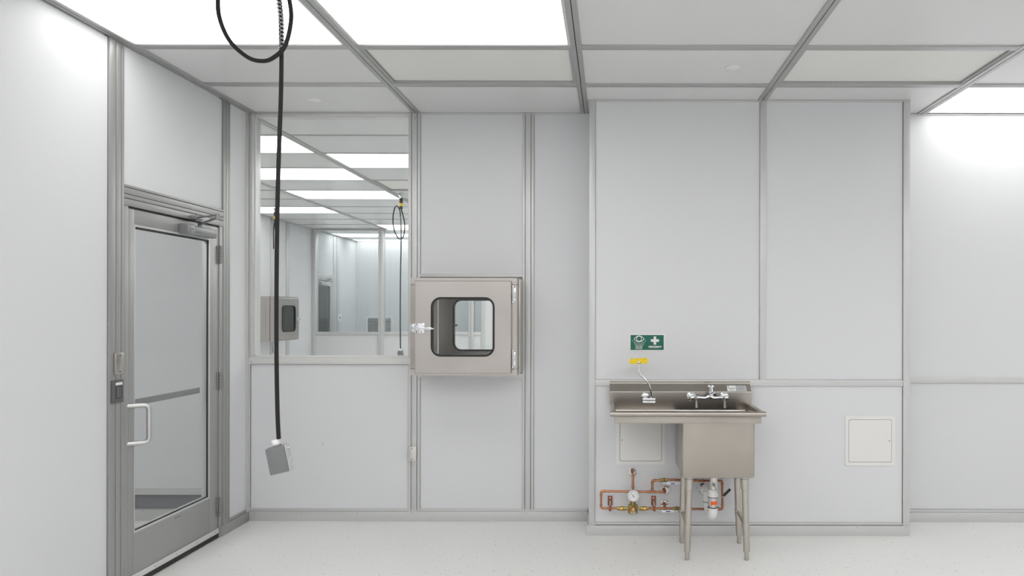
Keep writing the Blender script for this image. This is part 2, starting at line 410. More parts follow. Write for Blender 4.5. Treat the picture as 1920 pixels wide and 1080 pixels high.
b.box(XF-.009, XF-.004, GY0, GY1, GZ1-.012, GZ1); b.box(XF-.009, XF-.004, GY0, GY1, GZ0, GZ0+g)
b.build('gasket', BLACK, door)
b = MB(); b.box(XF-.03, XF-.003, LY0, LY1, LZ1, HZ0); b.box(XF-.03, XF-.003, lY(237.8), LY0, .04, HZ0); b.box(XF-.03, XF-.003, LY1, lY(409.5), .04, HZ0); b.build('weather_seal', BLACK, wall_left)
b = MB(); b.box(XF-.016, XF-.011, GY0+.0005, GY1-.0005, GZ0, GZ1); b.build('glass_pane', GLASS, door)
b = MB(); b.box(XB+.004, XB+.012, GY0-.002, GY1-.03, 1.008, 1.045, .001); b.build('push_bar', CLOSER, door)
b = MB(); b.box(XF, XF+.006, LY0+.001, LY1-.001, .035, .068, .001); screwrow(b, (3.72, 3.87, 4.06, 4.26, 4.46), XF+.006, .052, .004, ax='x'); b.build('kick_strip', [ALUW, DALU], door)
b = MB(); b.box(XF-.03, XF+.004, LY0+.001, LY1-.001, .006, .0345); b.build('door_sweep', BLACK, door)
b = MB()
for yy in (4.065, 4.085, 4.105): b.box(XF-.001, XF+.0006, yy-.007, yy+.005, .271, .278)
b.build('scuff_mark', MARK, door)
b = MB(); hz0, hz1 = .812, 1.022
b.tube(bend([(XF-.001, 3.655, hz1), (XL+.082, 3.712, hz1), (XL+.082, 3.712, hz0), (XF-.001, 3.655, hz0)], .03, 7), .0135, 18)
for z in (hz0, hz1): b.cyl((XF-.001, 3.655, z), (XF+.003, 3.656, z), .017, ch=.001)
b.build('door_handle', mat('satin_handle', (.62, .61, .60), .34, 1), door)
for za, zb in ((1.878, 1.999), (1.014, 1.134), (.15, .273)):
    b = MB(); b.cyl((XL+.014, LY1+.002, za), (XL+.014, LY1+.002, zb), .0095, n=16, ch=.002); b.box(XL+.002, XL+.008, LY1-.02, LY1+.022, za+.002, zb-.002, .001)
    for q in (1, 2, 3, 4): b.cyl((XL+.014, LY1+.002, za+(zb-za)*q/5-.0007), (XL+.014, LY1+.002, za+(zb-za)*q/5+.0007), .0099, n=16, m=1)
    b.build('hinge', [CLOSER, GROOVE], door)
cl = MB(); cl.box(XF, XF+.056, 4.09, 4.40, 2.035, 2.092, .012, seg=4); cl.box(XF, XF+.062, 4.085, 4.15, 2.03, 2.098, .006, seg=3)
closer = cl.build('door_closer', CLOSER, door)
b = MB(); screwrow(b, (4.105, 4.13), XF+.063, 2.066, .004, 0, ax='x'); b.cyl((XF+.03, 4.25, 2.09), (XF+.03, 4.25, 2.118), .013, ch=.002)
b.tube([(XF+.03, 4.25, 2.112), (XL+.30, 3.99, 2.118)], .0075, 8); b.cyl((XL+.30, 3.99, 2.106), (XL+.30, 3.99, 2.142), .012, ch=.002)
b.tube([(XL+.30, 3.99, 2.134), (XL+.05, 4.19, 2.146)], .0055, 8); b.box(XL+.012, XL+.055, 4.175, 4.245, 2.135, 2.16, .003); b.cyl((XL+.045, 4.2, 2.13), (XL+.045, 4.2, 2.165), .009)
b.build('closer_arm', CLOSER, closer)

# ---------------------------------------------------------------- unseen shell of the main room
b = MB(); b.box(XR, XR+.1, YR, D2, 0, ZC+.1); b.build('wall_right', PANEL, kind='structure')
b = MB(); b.box(-7.6, XR, YR-.1, YR, 0, ZC+.1); b.build('wall_front', PANEL, kind='structure')
# side room behind the door: its back wall stands in line with the main one
b = MB(); b.box(-7.5, XL-.1, D, D+.1, .235, ZC); b.box(-7.5, XL-.1, D+.02, D+.1, 0, .235, 0, 1); b.box(-7.6, -7.5, YR, D+.1, 0, ZC)
ws = b.build('wall_side_room', [PANEL, DARKBAND], kind='structure')
b = MB(); b.box(-7.5, XL-.1, D-.012, D+.02, .192, .234, .001); b.build('rail', ALU, ws)
b = MB(); b.box(-7.5, XL-.1, D-.014, D+.02, 0, .082, .001); screwrow(b, (-3.45, -3.0), D-.014, .07); b.build('baseboard_side_room', [ALU, DALU], kind='structure')

# ---------------------------------------------------------------- ceiling grid
COL = [XL+1.245*k for k in range(7)]; COL.append(XR)
ROW = [D-.61*j for j in range(15)]
beam_n = [0]
def beam(x0, x1, y0, y1, groove='y', z=ZC-.008, m=BALU):
    b = MB(); g = .0022
    if groove == 'y': xm = (x0+x1)/2; b.box(x0, xm-g, y0, y1, z, ZC+.03, .001); b.box(xm+g, x1, y0, y1, z, ZC+.03, .001); b.box(xm-g, xm+g, y0, y1, z+.008, ZC+.03, 0, 1)
    else: b.box(x0, x1, y0, y1, z, ZC+.03, .001)
    beam_n[0] += 1
    o = b.build('grid_beam', [m, GROOVE], ceiling); return o
cb = MB()                                    # all plain white panels of the ceiling
lights = {}; filters = {}
def plain(x0, x1, y0, y1): cb.box(x0, x1, y0, y1, ZC, ZC+.02)
LIGHTS1 = {(0, 2), (1, 2), (4, 0), (0, 6), (2, 5), (3, 5), (5, 2), (1, 7), (4, 6), (2, 9), (4, 10), (0, 11), (5, 8), (6, 4), (2, 13), (6, 11), (3, 8), (1, 9), (4, 4), (5, 4), (5, 10), (3, 11), (0, 9), (3, 13), (5, 12), (6, 8), (6, 6), (2, 11), (0, 13), (1, 12), (3, 6), (1, 6), (2, 7)}  # first three are in view; the rest are unseen lights added to even the lighting
FILT1 = {(1, 1), (3, 1)}
cells = []
for i in range(7):
    for j in range(14):
        x0, x1, y1, y0 = COL[i], COL[i+1], ROW[j], ROW[j+1]
        if (i, j) in LIGHTS1: cells.append(('L', x0, x1, y0, y1, i, j))
        elif (i, j) in FILT1: cells.append(('F', x0, x1, y0, y1, i, j))
        else: plain(x0, x1, y0, y1)
P2R = (D2-D)/11
C2 = [XL2, -4.01, -2.70, -1.433, -.188, 1.057, 2.302, XR]
L2 = {(1, 1), (1, 3), (1, 5), (0, 7), (2, 2), (1, 10), (4, 2), (5, 5), (3, 6), (4, 9), (2, 8), (3, 1), (3, 8), (4, 5), (3, 3), (3, 4), (3, 5), (3, 7), (3, 9), (4, 7), (4, 3)}  # panels in view come first, then unseen ones added to brighten this room
F2 = {(2, 4)}
for i in range(7):
    for j in range(11):
        x0, x1, y0, y1 = C2[i], C2[i+1], D+P2R*j, D+P2R*(j+1)
        if j == 0: y0 += .1
        if (i, j) in L2: cells.append(('L', x0, x1, y0, y1, i, 100+j))
        elif (i, j) in F2: cells.append(('F', x0, x1, y0, y1, i, 100+j))
        else: plain(x0, x1, y0, y1)
R3 = [D2, 12.4, 13.02, 13.4, D3]
for i in range(3):
    for j in range(4):
        x0, x1, y0, y1 = [XL2, -3.5, -2.2, XR][i], [XL2, -3.5, -2.2, XR][i+1], R3[j], R3[j+1]
        if i == 2: plain(x0, x1, y0, y1)
        elif j == 1 or (j == 3): cells.append(('L', x0, x1, y0, y1, i, 200+j))
        else: plain(x0, x1, y0, y1)
for j in range(14):                           # side room behind the door, with unseen lights added to brighten it
    if j in (1, 2, 3, 4, 5, 6, 8): cells.append(('L', -4.6, -3.35, ROW[j+1], ROW[j], 9, j))
    else: plain(-4.6, -3.35, ROW[j+1], ROW[j])
plain(-3.35, XL-.1, YR, D); plain(-7.5, -4.6, YR, D); plain(-7.5, XL2-.1, D, 11.9); plain(-7.5, XL2-.1, 12.5, D3); cells.append(('L', -6.35, XL2-.1, 11.9, 12.5, 8, 200))  # last cell is an unseen light added to brighten the passage
ceiling = cb.build('ceiling', CEIL, kind='structure')
beam(XL, XL+.06, YR, D)
for x in COL[1:-1]: beam(x-.03, x+.03, YR, D)
for x0, x1, i in [(COL[i]+(.06 if i == 0 else .03), COL[i+1]-.03, i) for i in range(7)]:
    b = MB()
    for y in ROW[1:14]: b.box(x0, x1, y-.03, y+.03, ZC-.007, ZC+.03, .001)
    if not (i in (2, 3)): b.box(x0, x1, D-.012, D, ZC-.005, ZC+.03, .001)
    b.build('grid_crossbar', BALU, ceiling)
for x in C2[1:3]: beam(x-.03, x+.03, D+.1, D2)
beam(XL2, XL2+.05, D+.1, D2); beam(XL2, XL2+.05, D2+.1, D3)
for x0, x1 in ((XL2+.05, -4.04), (-3.98, -2.73), (-2.67, 2)):
    b = MB()
    for j in range(1, 11): b.box(x0, x1, D+P2R*j-.014, D+P2R*j+.014, ZC-.005, ZC+.03, .001)
    b.build('grid_crossbar', BALU, ceiling)
b = MB()
for y in R3[1:-1]: b.box(XL2+.05, -1.5, y-.014, y+.014, ZC-.005, ZC+.03, .001)
b.build('grid_crossbar', BALU, ceiling)

LNAME = {(0, 2): 'large lit ceiling panel at top left, beside the left wall', (1, 2): 'lit ceiling panel at the top, between the first two long grid beams',
         (4, 0): 'lit ceiling panel at far right against the back wall',
         (1, 101): 'lit ceiling panel in the next room, nearest the window, left of the long beam',
         (1, 103): 'lit ceiling panel in the next room, second from the window, crossing the black cable',
         (1, 105): 'long lit ceiling panel in the next room, left of the hanging coiled cable',
         (0, 107): 'lit ceiling panel in the next room above the steel wall box',
         (2, 102): 'lit ceiling panel in the next room, right of the long beam and nearest the window',
         (1, 110): 'small lit ceiling panel seen behind the coiled cable in the next room',
         (0, 201): 'lit ceiling panel in the furthest room, left part of the nearer row',
         (0, 203): 'lit ceiling panel in the furthest room, left part of the end row',
         (1, 201): 'lit ceiling panel in the furthest room, right part of the nearer lit row',
         (1, 203): 'lit ceiling panel in the furthest room, right part of the end row'}
NW = 'first second third fourth fifth sixth seventh eighth ninth tenth eleventh twelfth thirteenth fourteenth'.split()
def lname(i, j):  # labels for the added lights that stay out of view
    if i == 8: return 'added unseen ceiling light of the passage behind the furthest door'
    if i == 9: return 'added unseen ceiling light of the side room, %s row from its back wall' % NW[j]
    if j >= 100: return 'added unseen ceiling light of the next room, %s bay from left, %s row in' % (NW[i], NW[j-100])
    return 'added unseen ceiling light, %s bay from the left wall, %s row from the back' % (NW[i], NW[j])
for kind, x0, x1, y0, y1, i, j in cells:
    ins = .046; iy = .034 if j < 100 else .018
    xa = x0 + (.062 if i in (0,) and j < 100 else ins); xb = x1-ins; ya = y0+iy; yb = y1-iy
    if kind == 'L':
        t = thing('ceiling_light', ((x0+x1)/2, (y0+y1)/2, ZC), LNAME[(i, j)] if (i, j) in LNAME else lname(i, j), 'ceiling light', 'lit ceiling panels')
        b = MB(); e = .014
        o_ = [(x0+.03-.001, ya-.006), (x1-.029, ya-.006), (x1-.029, yb+.006), (x0+.029, yb+.006)]; n_ = [(xa, ya), (xb, ya), (xb, yb), (xa, yb)]
        if i == 0 and j < 100: o_ = [(x0+.059, ya-.006), (x1-.029, ya-.006), (x1-.029, yb+.006), (x0+.059, yb+.006)]
        b.ring(o_, n_, ZC-.003, ZC+.02, ax='z'); b.build('frame', ALUW, t)
        b = MB(); b.box(xa, xb, ya, yb, ZC+.004, ZC+.012); b.build('diffuser', LITE_FAR if j >= 200 else LITE, t)
    else:
        t = thing('ceiling_filter', ((x0+x1)/2, (y0+y1)/2, ZC),
                  {(1, 1): 'cream perforated air filter panel in the ceiling left of centre', (3, 1): 'cream perforated air filter panel in the ceiling at upper right',
                   (2, 104): 'small cream filter panel in the ceiling of the next room'}[(i, j)], 'air filter', 'cream ceiling filters')
        b = MB(); o_ = [(x0+.029, ya-.006), (x1-.029, ya-.006), (x1-.029, yb+.006), (x0+.029, yb+.006)]; n_ = [(xa, ya), (xb, ya), (xb, yb), (xa, yb)]
        b.ring(o_, n_, ZC-.002, ZC+.03, ax='z'); b.build('frame', BALU, t)
        b = MB(); b.box(xa+.003, xb-.003, ya+.003, yb-.003, ZC+.012, ZC+.022); b.box(xa, xb, ya, yb, ZC+.022, ZC+.03, 0, 1); b.build('screen', [FILT, GROOVE], t)
for x, y, l in ((-2.06, 4.584, 'round white sprinkler cover in the ceiling near the window'), (.744, 3.974, 'round white sprinkler cover in the ceiling above the sink')):
    b = MB(); b.lathe((x, y, ZC), (0, 0, -1), [(-.001, .047), (.004, .047), (.006, .044), (.006, 0)]); o = b.build('sprinkler_cover', WHITE)
    tag(o, l, 'sprinkler cover', 'ceiling sprinkler covers')

# ---------------------------------------------------------------- next room seen through the window
b = MB()
for r in ((D+.1, 9.86, 0, ZC), (10.58, D2+.1, 0, ZC), (9.86, 10.58, 0, 1.112), (9.86, 10.58, 1.766, ZC)): b.box(XL2-.1, XL2, r[0], r[1], r[2], r[3])
wl2 = b.build('wall_next_left', PANEL, kind='structure')
b = MB(); b.box(XL2-.9, XL2-.8, 9.2, 11.2, 0, ZC); b.build('wall_side_passage', PANEL, kind='structure')
for y, ww in ((10.35, .07), (10.86, .1), (9.2, .08)):
    vpost(wl2, [y-ww/2, y-ww/5, y+ww/5, y+ww/2], 0, ZC, XL2, axis='y')
b = MB(); WF0, WF1 = XL2+.07, -2.29; ZS = 1.55-(629-585)*D2/F; ZS2 = 1.55-(623-585)*D2/F
b.box(WF0, WF1, D2, D2+.03, 0, ZS-.001); b.box(WF1+.06, XR, D2, D2+.03, 0, ZC)
wf2 = b.build('wall_next_far', PANEL, kind='structure')
b = MB(); b.box(XL2, WF0, D2-.02, D2+.1, 0, ZC, .002); b.build('post', ALU, wf2)
b = MB(); b.box(WF1, WF1+.06, D2-.02, D2+.1, 0, ZC, .002); b.build('post', ALU, wf2)
b = MB(); b.box(WF0, WF1, D2-.02, D2+.1, ZS, ZS2, .002)
for x in (-4.085, -2.47):
    b.box(x-.045, x-.015, D2-.022, D2+.1, 0, ZC, .002); b.box(x-.012, x+.045, D2-.022, D2+.1, 0, ZC, .002)
b.box(WF0, WF1, D2-.018, D2+.1, ZC-.03, ZC-.006, .002)
w2 = b.build('window_2', ALU, kind='structure')
for x0, x1 in ((WF0, -4.13), (-4.04, -2.515), (-2.425, WF1)):
    b = MB(); b.box(x0, x1, D2+.03, D2+.036, ZS2, ZC-.03); b.build('glass_pane', GLASSB, w2)
b = MB(); b.box(XL2, XR, D3, D3+.1, 0, ZC); b.box(XL2+.0, XL2+.07, D3-.02, D3, 0, ZC, 0, 0)
b.box(-1.4, -1.3, D2+.1, D3, 0, ZC); b.build('wall_end', PANEL, kind='structure')
b = MB(); b.box(XL2-.1, XL2, D2+.1, 11.93, 0, ZC); b.box(XL2-.1, XL2, 11.93, 12.62, 2.25, ZC); b.box(XL2-.1, XL2, 12.62, D3, 0, ZC)
b.box(XL2-.9, XL2-.8, 11.3, 15.2, 0, ZC, 0, 1)
wl3 = b.build('wall_end_left', [PANEL, TAUPE], kind='structure')
vpost(wl3, [12.66, 12.69, 12.74, 12.77], 0, ZC, XL2, axis='y')
vpost(wl3, [12.82, 12.84, 12.9, 12.93], 0, ZC, XL2, axis='y')
b = MB(); b.box(XL2-.08, XL2+.012, 11.88, 12.66, 2.13, 2.25, .002); b.box(XL2-.08, XL2+.01, 12.61, 12.66, 0, 2.13, .002); b.build('door_frame', ALU, wl3)
b = MB(); b.box(XL2-.045, XL2+.004, 11.93, 12.0, .04, 2.12); b.box(XL2-.045, XL2+.004, 12.53, 12.6, .04, 2.12); b.box(XL2-.045, XL2+.004, 12.0, 12.53, 2.03, 2.12); b.box(XL2-.045, XL2+.004, 12.0, 12.53, .04, .3)
d2 = b.build('door_2', ALU, kind='structure')
b = MB(); b.box(XL2-.02, XL2-.014, 12.0, 12.53, .3, 2.03); b.build('glass_pane', GLASSB, d2)
b = MB(); b.box(XL2-.04, XL2-.03, 12.0, 12.53, 1.0, 1.04); b.build('push_bar', ALU, d2)
b = MB(); b.box(XL2, XL2+.07, 12.02, 12.3, 2.035, 2.1, .008); b.tube([(XL2+.03, 12.18, 2.09), (XL2+.2, 12.1, 2.15), (XL2+.03, 12.3, 2.16)], .008, 8); b.build('door_closer', LGREY, d2)
b = MB(); b.box(XL2, XL2+.012, 11.935, 11.965, 1.85, 2.0, .002); b.build('hinge', DGREY, d2)
# room-3 wall plate, vent
kf = D3/F
b = MB(); b.box(XL2+.012, XL2+.02, 12.86, 13.02, 1.36, 1.5, .003); b.box(XL2+.02, XL2+.023, 12.92, 12.96, 1.41, 1.45, 0, 1)
tag(b.build('call_switch', [WHITE, GREEN]), 'small white wall switch beside the far room door, seen through the window', 'switch')
vt = thing('return_vent', ((712-1143)*kf, D3, .9), 'white framed slatted air vent on the end wall of the furthest room', 'vent')
vx0, vx1, vz1, vz0 = (687.5-1143)*kf, (736-1143)*kf, 1.55-(594-585)*kf, .92
b = MB(); b.ring(rrect((vx0+vx1)/2, (vz0+vz1)/2, vx1-vx0, vz1-vz0, .004, 2), rrect((vx0+vx1)/2, (vz0+vz1)/2, vx1-vx0-.06, vz1-vz0-.06, .004, 2), D3-.02, D3-.001); b.build('frame', WHITE, vt)
b = MB(); b.box(vx0+.02, vx1-.02, D3-.006, D3-.002, vz0+.02, vz1-.02); b.build('backing', GREY, vt)
b = MB(); n = 15
for k in range(n):
    z = vz0+.05+(vz1-vz0-.1)*k/(n-1); m0 = b.mark(); b.box(vx0+.03, vx1-.03, -.013, .013, -.004, .004)
    b.xf(m0, Matrix.Translation((0, D3-.016, z)) @ Matrix.Rotation(.7, 4, 'X'))
b.build('slats', LGREY, vt)

# ---------------------------------------------------------------- pass-through cabinet
PX0, PX1, PYF, PYB, PZ0, PZ1 = -1.384, -.6447, 4.572, 5.17, 1.107, 1.785
pcx, pcz, pw, ph = (PX0+PX1)/2, (PZ0+PZ1)/2, PX1-PX0, PZ1-PZ0
pt = thing('pass_through_cabinet', (pcx, D, PZ0), 'stainless steel pass-through box on the back wall, right of the big window', 'pass-through box', 'steel pass-through boxes')
b = MB(); b.ring(rrect(pcx, pcz, pw, ph, .004, 3), rrect(pcx, pcz, pw-.07, ph-.07, .004, 3), PYF, PYB)
for z in (PZ0+.045, PZ1-.045): b.box(PX0-.0004, PX0+.034, PYF-.0006, PYF+.002, z-.0015, z+.0015, 0, 1); b.box(PX1-.034, PX1+.0006, PYF-.0006, D-.02, z-.0012, z+.0012, 0, 1)
b.box(PX1-.001, PX1+.0008, 4.64, 4.648, PZ0, PZ1, 0, 1)
b.build('body', [STEELV, GROOVE], pt)
b = MB(); b.box(PX0+.0006, PX0+.034, PYF-.0008, PYF-.0002, PZ0+.048, PZ1-.048); b.build('reflection_strip', STEEL, pt)  # darker steel puts the dark reflection on the left flange into the colour
b = MB(); b.box(PX1-.004, PX1+.006, 4.70, 4.86, PZ0+.002, PZ1-.002, .003); b.build('side_flange', STEELV, pt)
DX0, DX1, DZ0, DZ1 = -1.3455, -.679, 1.124, 1.764
dcx, dcz = (DX0+DX1)/2, (DZ0+DZ1)/2
gx0, gx1, gz0, gz1 = -1.233, -.793, 1.240, 1.651
gcx, gcz, gw, gh = (gx0+gx1)/2, (gz0+gz1)/2, gx1-gx0, gz1-gz0
b = MB(); b.ring(rrect(dcx, dcz, DX1-DX0-.008, DZ1-DZ0-.008, .006, 8), rrect(gcx, gcz, gw, gh, .065, 8), 4.5625, PYF-.0002); b.build('door_seal', BLACK, pt)
for ya, yb, front in ((4.540, 4.562, True), (5.174, 5.196, False)):
    b = MB(); e = .004; yo, yi = (ya, yb) if front else (yb, ya); sg_ = 1 if front else -1
    b.ring(rrect(dcx, dcz, DX1-DX0-2*e, DZ1-DZ0-2*e, .003, 8), rrect(gcx, gcz, gw-.012, gh-.012, .065, 8), yo, yo+sg_*e)
    b.ring(rrect(dcx, dcz, DX1-DX0, DZ1-DZ0, .006, 8), rrect(gcx, gcz, gw-.012, gh-.012, .065, 8), yo+sg_*e, yi)
    n_ = 36; A_ = [b.bm.verts.new((x, yo, z)) for x, z in rrect(dcx, dcz, DX1-DX0-2*e, DZ1-DZ0-2*e, .003, 8)]; B_ = [b.bm.verts.new((x, yo+sg_*e, z)) for x, z in rrect(dcx, dcz, DX1-DX0, DZ1-DZ0, .006, 8)]
    for k in range(n_): b.bm.faces.new((A_[k], A_[(k+1) % n_], B_[(k+1) % n_], B_[k]))
    dd = b.build('door', STEELV, pt)
    b = MB(); b.ring(rrect(gcx, gcz, gw, gh, .068, 8), rrect(gcx, gcz, gw-.027, gh-.027, .055, 8), ya-.004, yb+.004); b.build('gasket', BLACK, dd)
    b = MB(); b.prism(rrect(gcx, gcz, gw-.014, gh-.014, .06, 8), ya+.008, ya+.013); b.build('glass_pane', GLASS, dd)
    if front:
        b = MB(); lz = 1.435
        b.box(-1.345, -1.276, ya-.008, ya-.001, lz-.032, lz+.036, .002); b.box(-1.345, -1.27, ya-.03, ya-.008, lz-.011, lz+.013, .003)
        b.box(-1.272, -1.222, ya-.024, ya-.014, lz-.009, lz+.009, .003); b.box(-1.222, -1.208, ya-.026, ya-.02, lz-.006, lz+.002, .001)
        for x in (-1.328, -1.296): b.cyl((x, ya-.009, lz-.024), (x, ya-.006, lz-.024), .004, n=10, m=1); b.cyl((x, ya-.009, lz+.027), (x, ya-.006, lz+.027), .004, n=10, m=1)
        b.build('latch', [CHROME, DGREY], dd)
    else:
        b = MB(); b.cyl((-1.203, ya+.002, 1.444), (-1.203, ya-.02, 1.444), .009, n=14, ch=.002); b.build('knob', DGREY, dd)
b = MB(); b.box(PX0+.001, PX0+.029, PYF-.007, PYF-.001, 1.408, 1.466, .002)
for x in (PX0+.007, PX0+.022):
    for z in (1.415, 1.459): b.cyl((x, PYF-.008, z), (x, PYF-.005, z), .003, n=10, m=1)
b.box(PX0+.009, PX0+.014, PYF-.009, PYF-.003, 1.428, 1.446, 0, 1); b.box(PX0+.014, PX0+.022, PYF-.013, PYF-.005, 1.427, 1.447, .002)
b.build('strike_plate', [CHROME, DGREY], pt)
for za, zb in ((1.615, 1.728), (1.166, 1.28)):
    b = MB(); b.cyl((DX1+.010, PYF-.012, za), (DX1+.010, PYF-.012, zb), .008, n=16, ch=.002); b.box(DX1-.004, DX1+.026, PYF-.006, PYF-.001, za+.01, zb-.01, .001)
    for z in (za, zb): b.ball((DX1+.010, PYF-.012, z), .0095)
    b.build('hinge', [CHROME], pt)
pt2 = copy_tree(pt); pt2.location = (XL2, 10.22, 1.10); pt2.rotation_euler = (0, 0, PI/2); pt2.scale = (-1, 1, 1)
tag(pt2, 'steel pass-through box on the left wall of the next room, seen through the window', 'pass-through box', 'steel pass-through boxes')

# ---------------------------------------------------------------- cover plates and keypad on posts
def plate(name, label, cx, cy, z0, z1, axis, wd, m, cat='cover plate'):
    t = thing(name, (cx, cy, z0), label, cat); b = MB(); zz = (z0+z1)/2
    if axis == 'x': b.box(cx, cx+.014, cy-wd/2, cy+wd/2, z0, z1, .003); b.build('plate', m, t)
    else: b.box(cx-wd/2, cx+wd/2, cy-.014, cy, z0, z1, .003); b.build('plate', m, t)
    for z in (z0+.014, z1-.014):
        b = MB()
        if axis == 'x': b.cyl((cx+.0135, cy, z), (cx+.0155, cy, z), .0042, n=12)
        else: b.cyl((cx, cy-.0135, z), (cx, cy-.0155, z), .0042, n=12)
        b.build('screw', DGREY, t)
    return t
plate('cover_plate', 'blank steel cover plate on the grooved post, directly above the dark keypad', XL+.012, 3.567, 1.208, 1.324, 'x', .062, STEELV)
plate('cover_plate', 'blank steel cover plate low on the post under the pass-through box', bx(774.5), D-.012, bz(864), bz(837), 'y', .066, SATIN)
kp = thing('keypad', (XL+.012, 3.56, 1.054), 'dark grey control keypad on the post beside the door handle', 'keypad')
b = MB(); b.box(XL+.0125, XL+.022, 3.517, 3.6, 1.054, 1.178, .003); b.build('plate', DGREY, kp)
b = MB(); b.box(XL+.0215, XL+.0235, 3.540, 3.588, 1.15, 1.164, .0005); b.build('label_strip', WHITE, kp)
b = MB(); b.ring([(3.541, 1.078), (3.583, 1.078), (3.583, 1.144), (3.541, 1.144)], [(3.543, 1.08), (3.581, 1.08), (3.581, 1.142), (3.543, 1.142)], XL+.0215, XL+.0235, ax='x'); b.build('button_frame', BLACK, kp)
for k, z in enumerate((1.131, 1.117, 1.103, 1.089)):
    for y in (3.553, 3.571):
        b = MB(); b.box(XL+.0215, XL+.0245, y-.006, y+.006, z-.0045, z+.0045, .001); b.build('button', GREY, kp)

# ---------------------------------------------------------------- hanging power drop
CX, CY = -1.19, 2.38; kc = CY/F
cX = lambda p: (p-1143)*kc
cZ = lambda p: EYE-(p-585)*kc
cd = thing('power_drop_cable', (CX, CY, ZC), 'thick looped black cable with a grey junction box, hanging nearest the viewer', 'hanging cable', 'hanging power drop cables')
yf = CY-.022
loop = [(-1.196, CY, 2.835), (-1.178, CY-.01, 2.78), (cX(546), yf, cZ(0)), (cX(550.5), yf, cZ(42)), (cX(540), yf, cZ(90)), (cX(520), yf, cZ(112)), (cX(499), yf, cZ(120)), (cX(470), yf, cZ(113)),
        (cX(436), yf, cZ(82)), (cX(417), yf, cZ(38)), (cX(415), yf, cZ(-5)), (-1.39, yf, 2.76), (-1.335, yf+.01, 2.835), (-1.26, CY, 2.845), (-1.212, CY, 2.79), (cX(521), CY, cZ(-12)), (cX(525.5), CY, cZ(30)), (cX(527), CY, cZ(95)),
        (cX(526), CY, cZ(180)), (cX(523), CY, cZ(270)), (cX(520), CY, cZ(380)), (cX(518.5), CY, cZ(520)), (cX(518.5), CY, cZ(660)), (cX(520.5), CY, cZ(770)), (cX(523), CY, cZ(824))]
b = MB(); b.tube(spline(loop, 8), .0073, 14); b.build('cord', CORD, cd)
b = MB()
for s in (1, -1):
    for ph in range(3):
        P = []
        for k in range(60):
            t = k/59; z = 2.50+.235*t
            xb = -1.2005 + .0125*min(1, max(0, (2.70-z)/.12)) if z > 2.58 else -1.188
            a = s*(t*PI*11) + ph*2*PI/3
            P.append((xb+.0094*math.cos(a), CY+.0094*math.sin(a), z))
        b.tube(P, .0011, 5)
b.tube([(-1.203, CY, 2.74), (-1.203, CY, 2.80), (-1.197, CY+.01, 2.88)], .002, 6)
b.build('cord_grip', LGREY, cd)
b = MB(); b.cyl((-1.196, CY, 2.825), (-1.193, CY, 2.86), .021, n=20, ch=.003); b.cyl((-1.193, CY, 2.9), (-1.19, CY, 2.96), .023, n=20, ch=.003); b.cyl((-1.1935, CY, 2.86), (-1.1925, CY, 2.9), .024, n=20, m=1, ch=.002)
b.build('connector', [BLACK, YELLOW], cd)
b = MB(); b.cyl((-1.19, CY, 2.955), (-1.19, CY, 2.99), .017, n=16, ch=.003); b.cyl((-1.19, CY, 2.985), (-1.19, CY, ZC-.0005), .03, n=24, ch=.003); b.build('ceiling_fitting', CHROME, cd)
# junction box, tilted
jb = MB(); M = Matrix.Translation((cX(523), CY, cZ(862))) @ Matrix.Rotation(math.radians(-11.5), 4, 'Y') @ Matrix.Rotation(math.radians(14), 4, 'Z')
m0 = jb.mark(); jb.box(-.031, .034, -.028, .028, -.048, .047, .003); jb.xf(m0, M); box = jb.build('junction_box', GREY, cd)
b = MB(); m0 = b.mark(); b.box(.0345, .037, -.03, .03, -.05, .049, .001); b.box(.037, .041, -.012, .012, -.02, .0, .001)
for z in (-.028, .033): b.cyl((.036, 0, z), (.043, 0, z), .004, n=10)
b.xf(m0, M); b.build('cover', LGREY, box)
b = MB(); m0 = b.mark(); b.cyl((.004, .0, .046), (.003, 0, .053), .0155, n=8, ch=.002); b.cyl((.003, 0, .053), (.001, 0, .072), .0135, n=20, m=1, ch=.002); b.xf(m0, M); b.build('cable_gland', [DALU, WHITE], cd)
c2 = copy_tree(cd); c2.location = (-2.60, 8.2, ZC); c2.rotation_euler = (0, 0, math.radians(76))
tag(c2, 'black coiled cable with yellow banded plug hanging in the next room', 'hanging cable', 'hanging power drop cables')
c3 = copy_tree(cd); c3.location = (-4.75, 9.35, ZC); c3.rotation_euler = (0, 0, math.radians(-63))
tag(c3, 'further black cable in the next room, mostly hidden behind the near cable', 'hanging cable', 'hanging power drop cables')

# ---------------------------------------------------------------- access panels on the boxed-out wall
def access(x0, x1, z0, z1, label, hinge_left):
    t = thing('access_panel', ((x0+x1)/2, YB, z0), label, 'access panel', 'square white access panels')
    cx, cz, ww, hh = (x0+x1)/2, (z0+z1)/2, x1-x0, z1-z0
    b = MB(); b.ring(rrect(cx, cz, ww, hh, .002, 3), rrect(cx, cz, ww-.048, hh-.048, .012, 3), YB-.005, YB-.0003); b.build('frame', CREAMP, t)
    b = MB(); b.prism(rrect(cx, cz, ww-.044, hh-.044, .012, 3), YB-.001, YB-.0003); b.build('shadow_gap', GROOVE, t)
    b = MB(); b.prism(rrect(cx, cz, ww-.053, hh-.053, .011, 3), YB-.0045, YB-.0008); dd = b.build('door', CREAMP, t)
    b = MB(); xx = x1-.04 if hinge_left else x0+.04; b.cyl((xx, YB-.0055, cz), (xx, YB-.004, cz), .004, n=12); b.build('lock', GREY, dd)
access(fx(1155.7), fx(1247.7), fz(870.7), fz(779), 'square white access panel behind and under the sink drainboard', False)
access(fx(1584.7), fx(1678.5), fz(872), fz(779), 'square white access panel low on the wall, right of the sink', True)

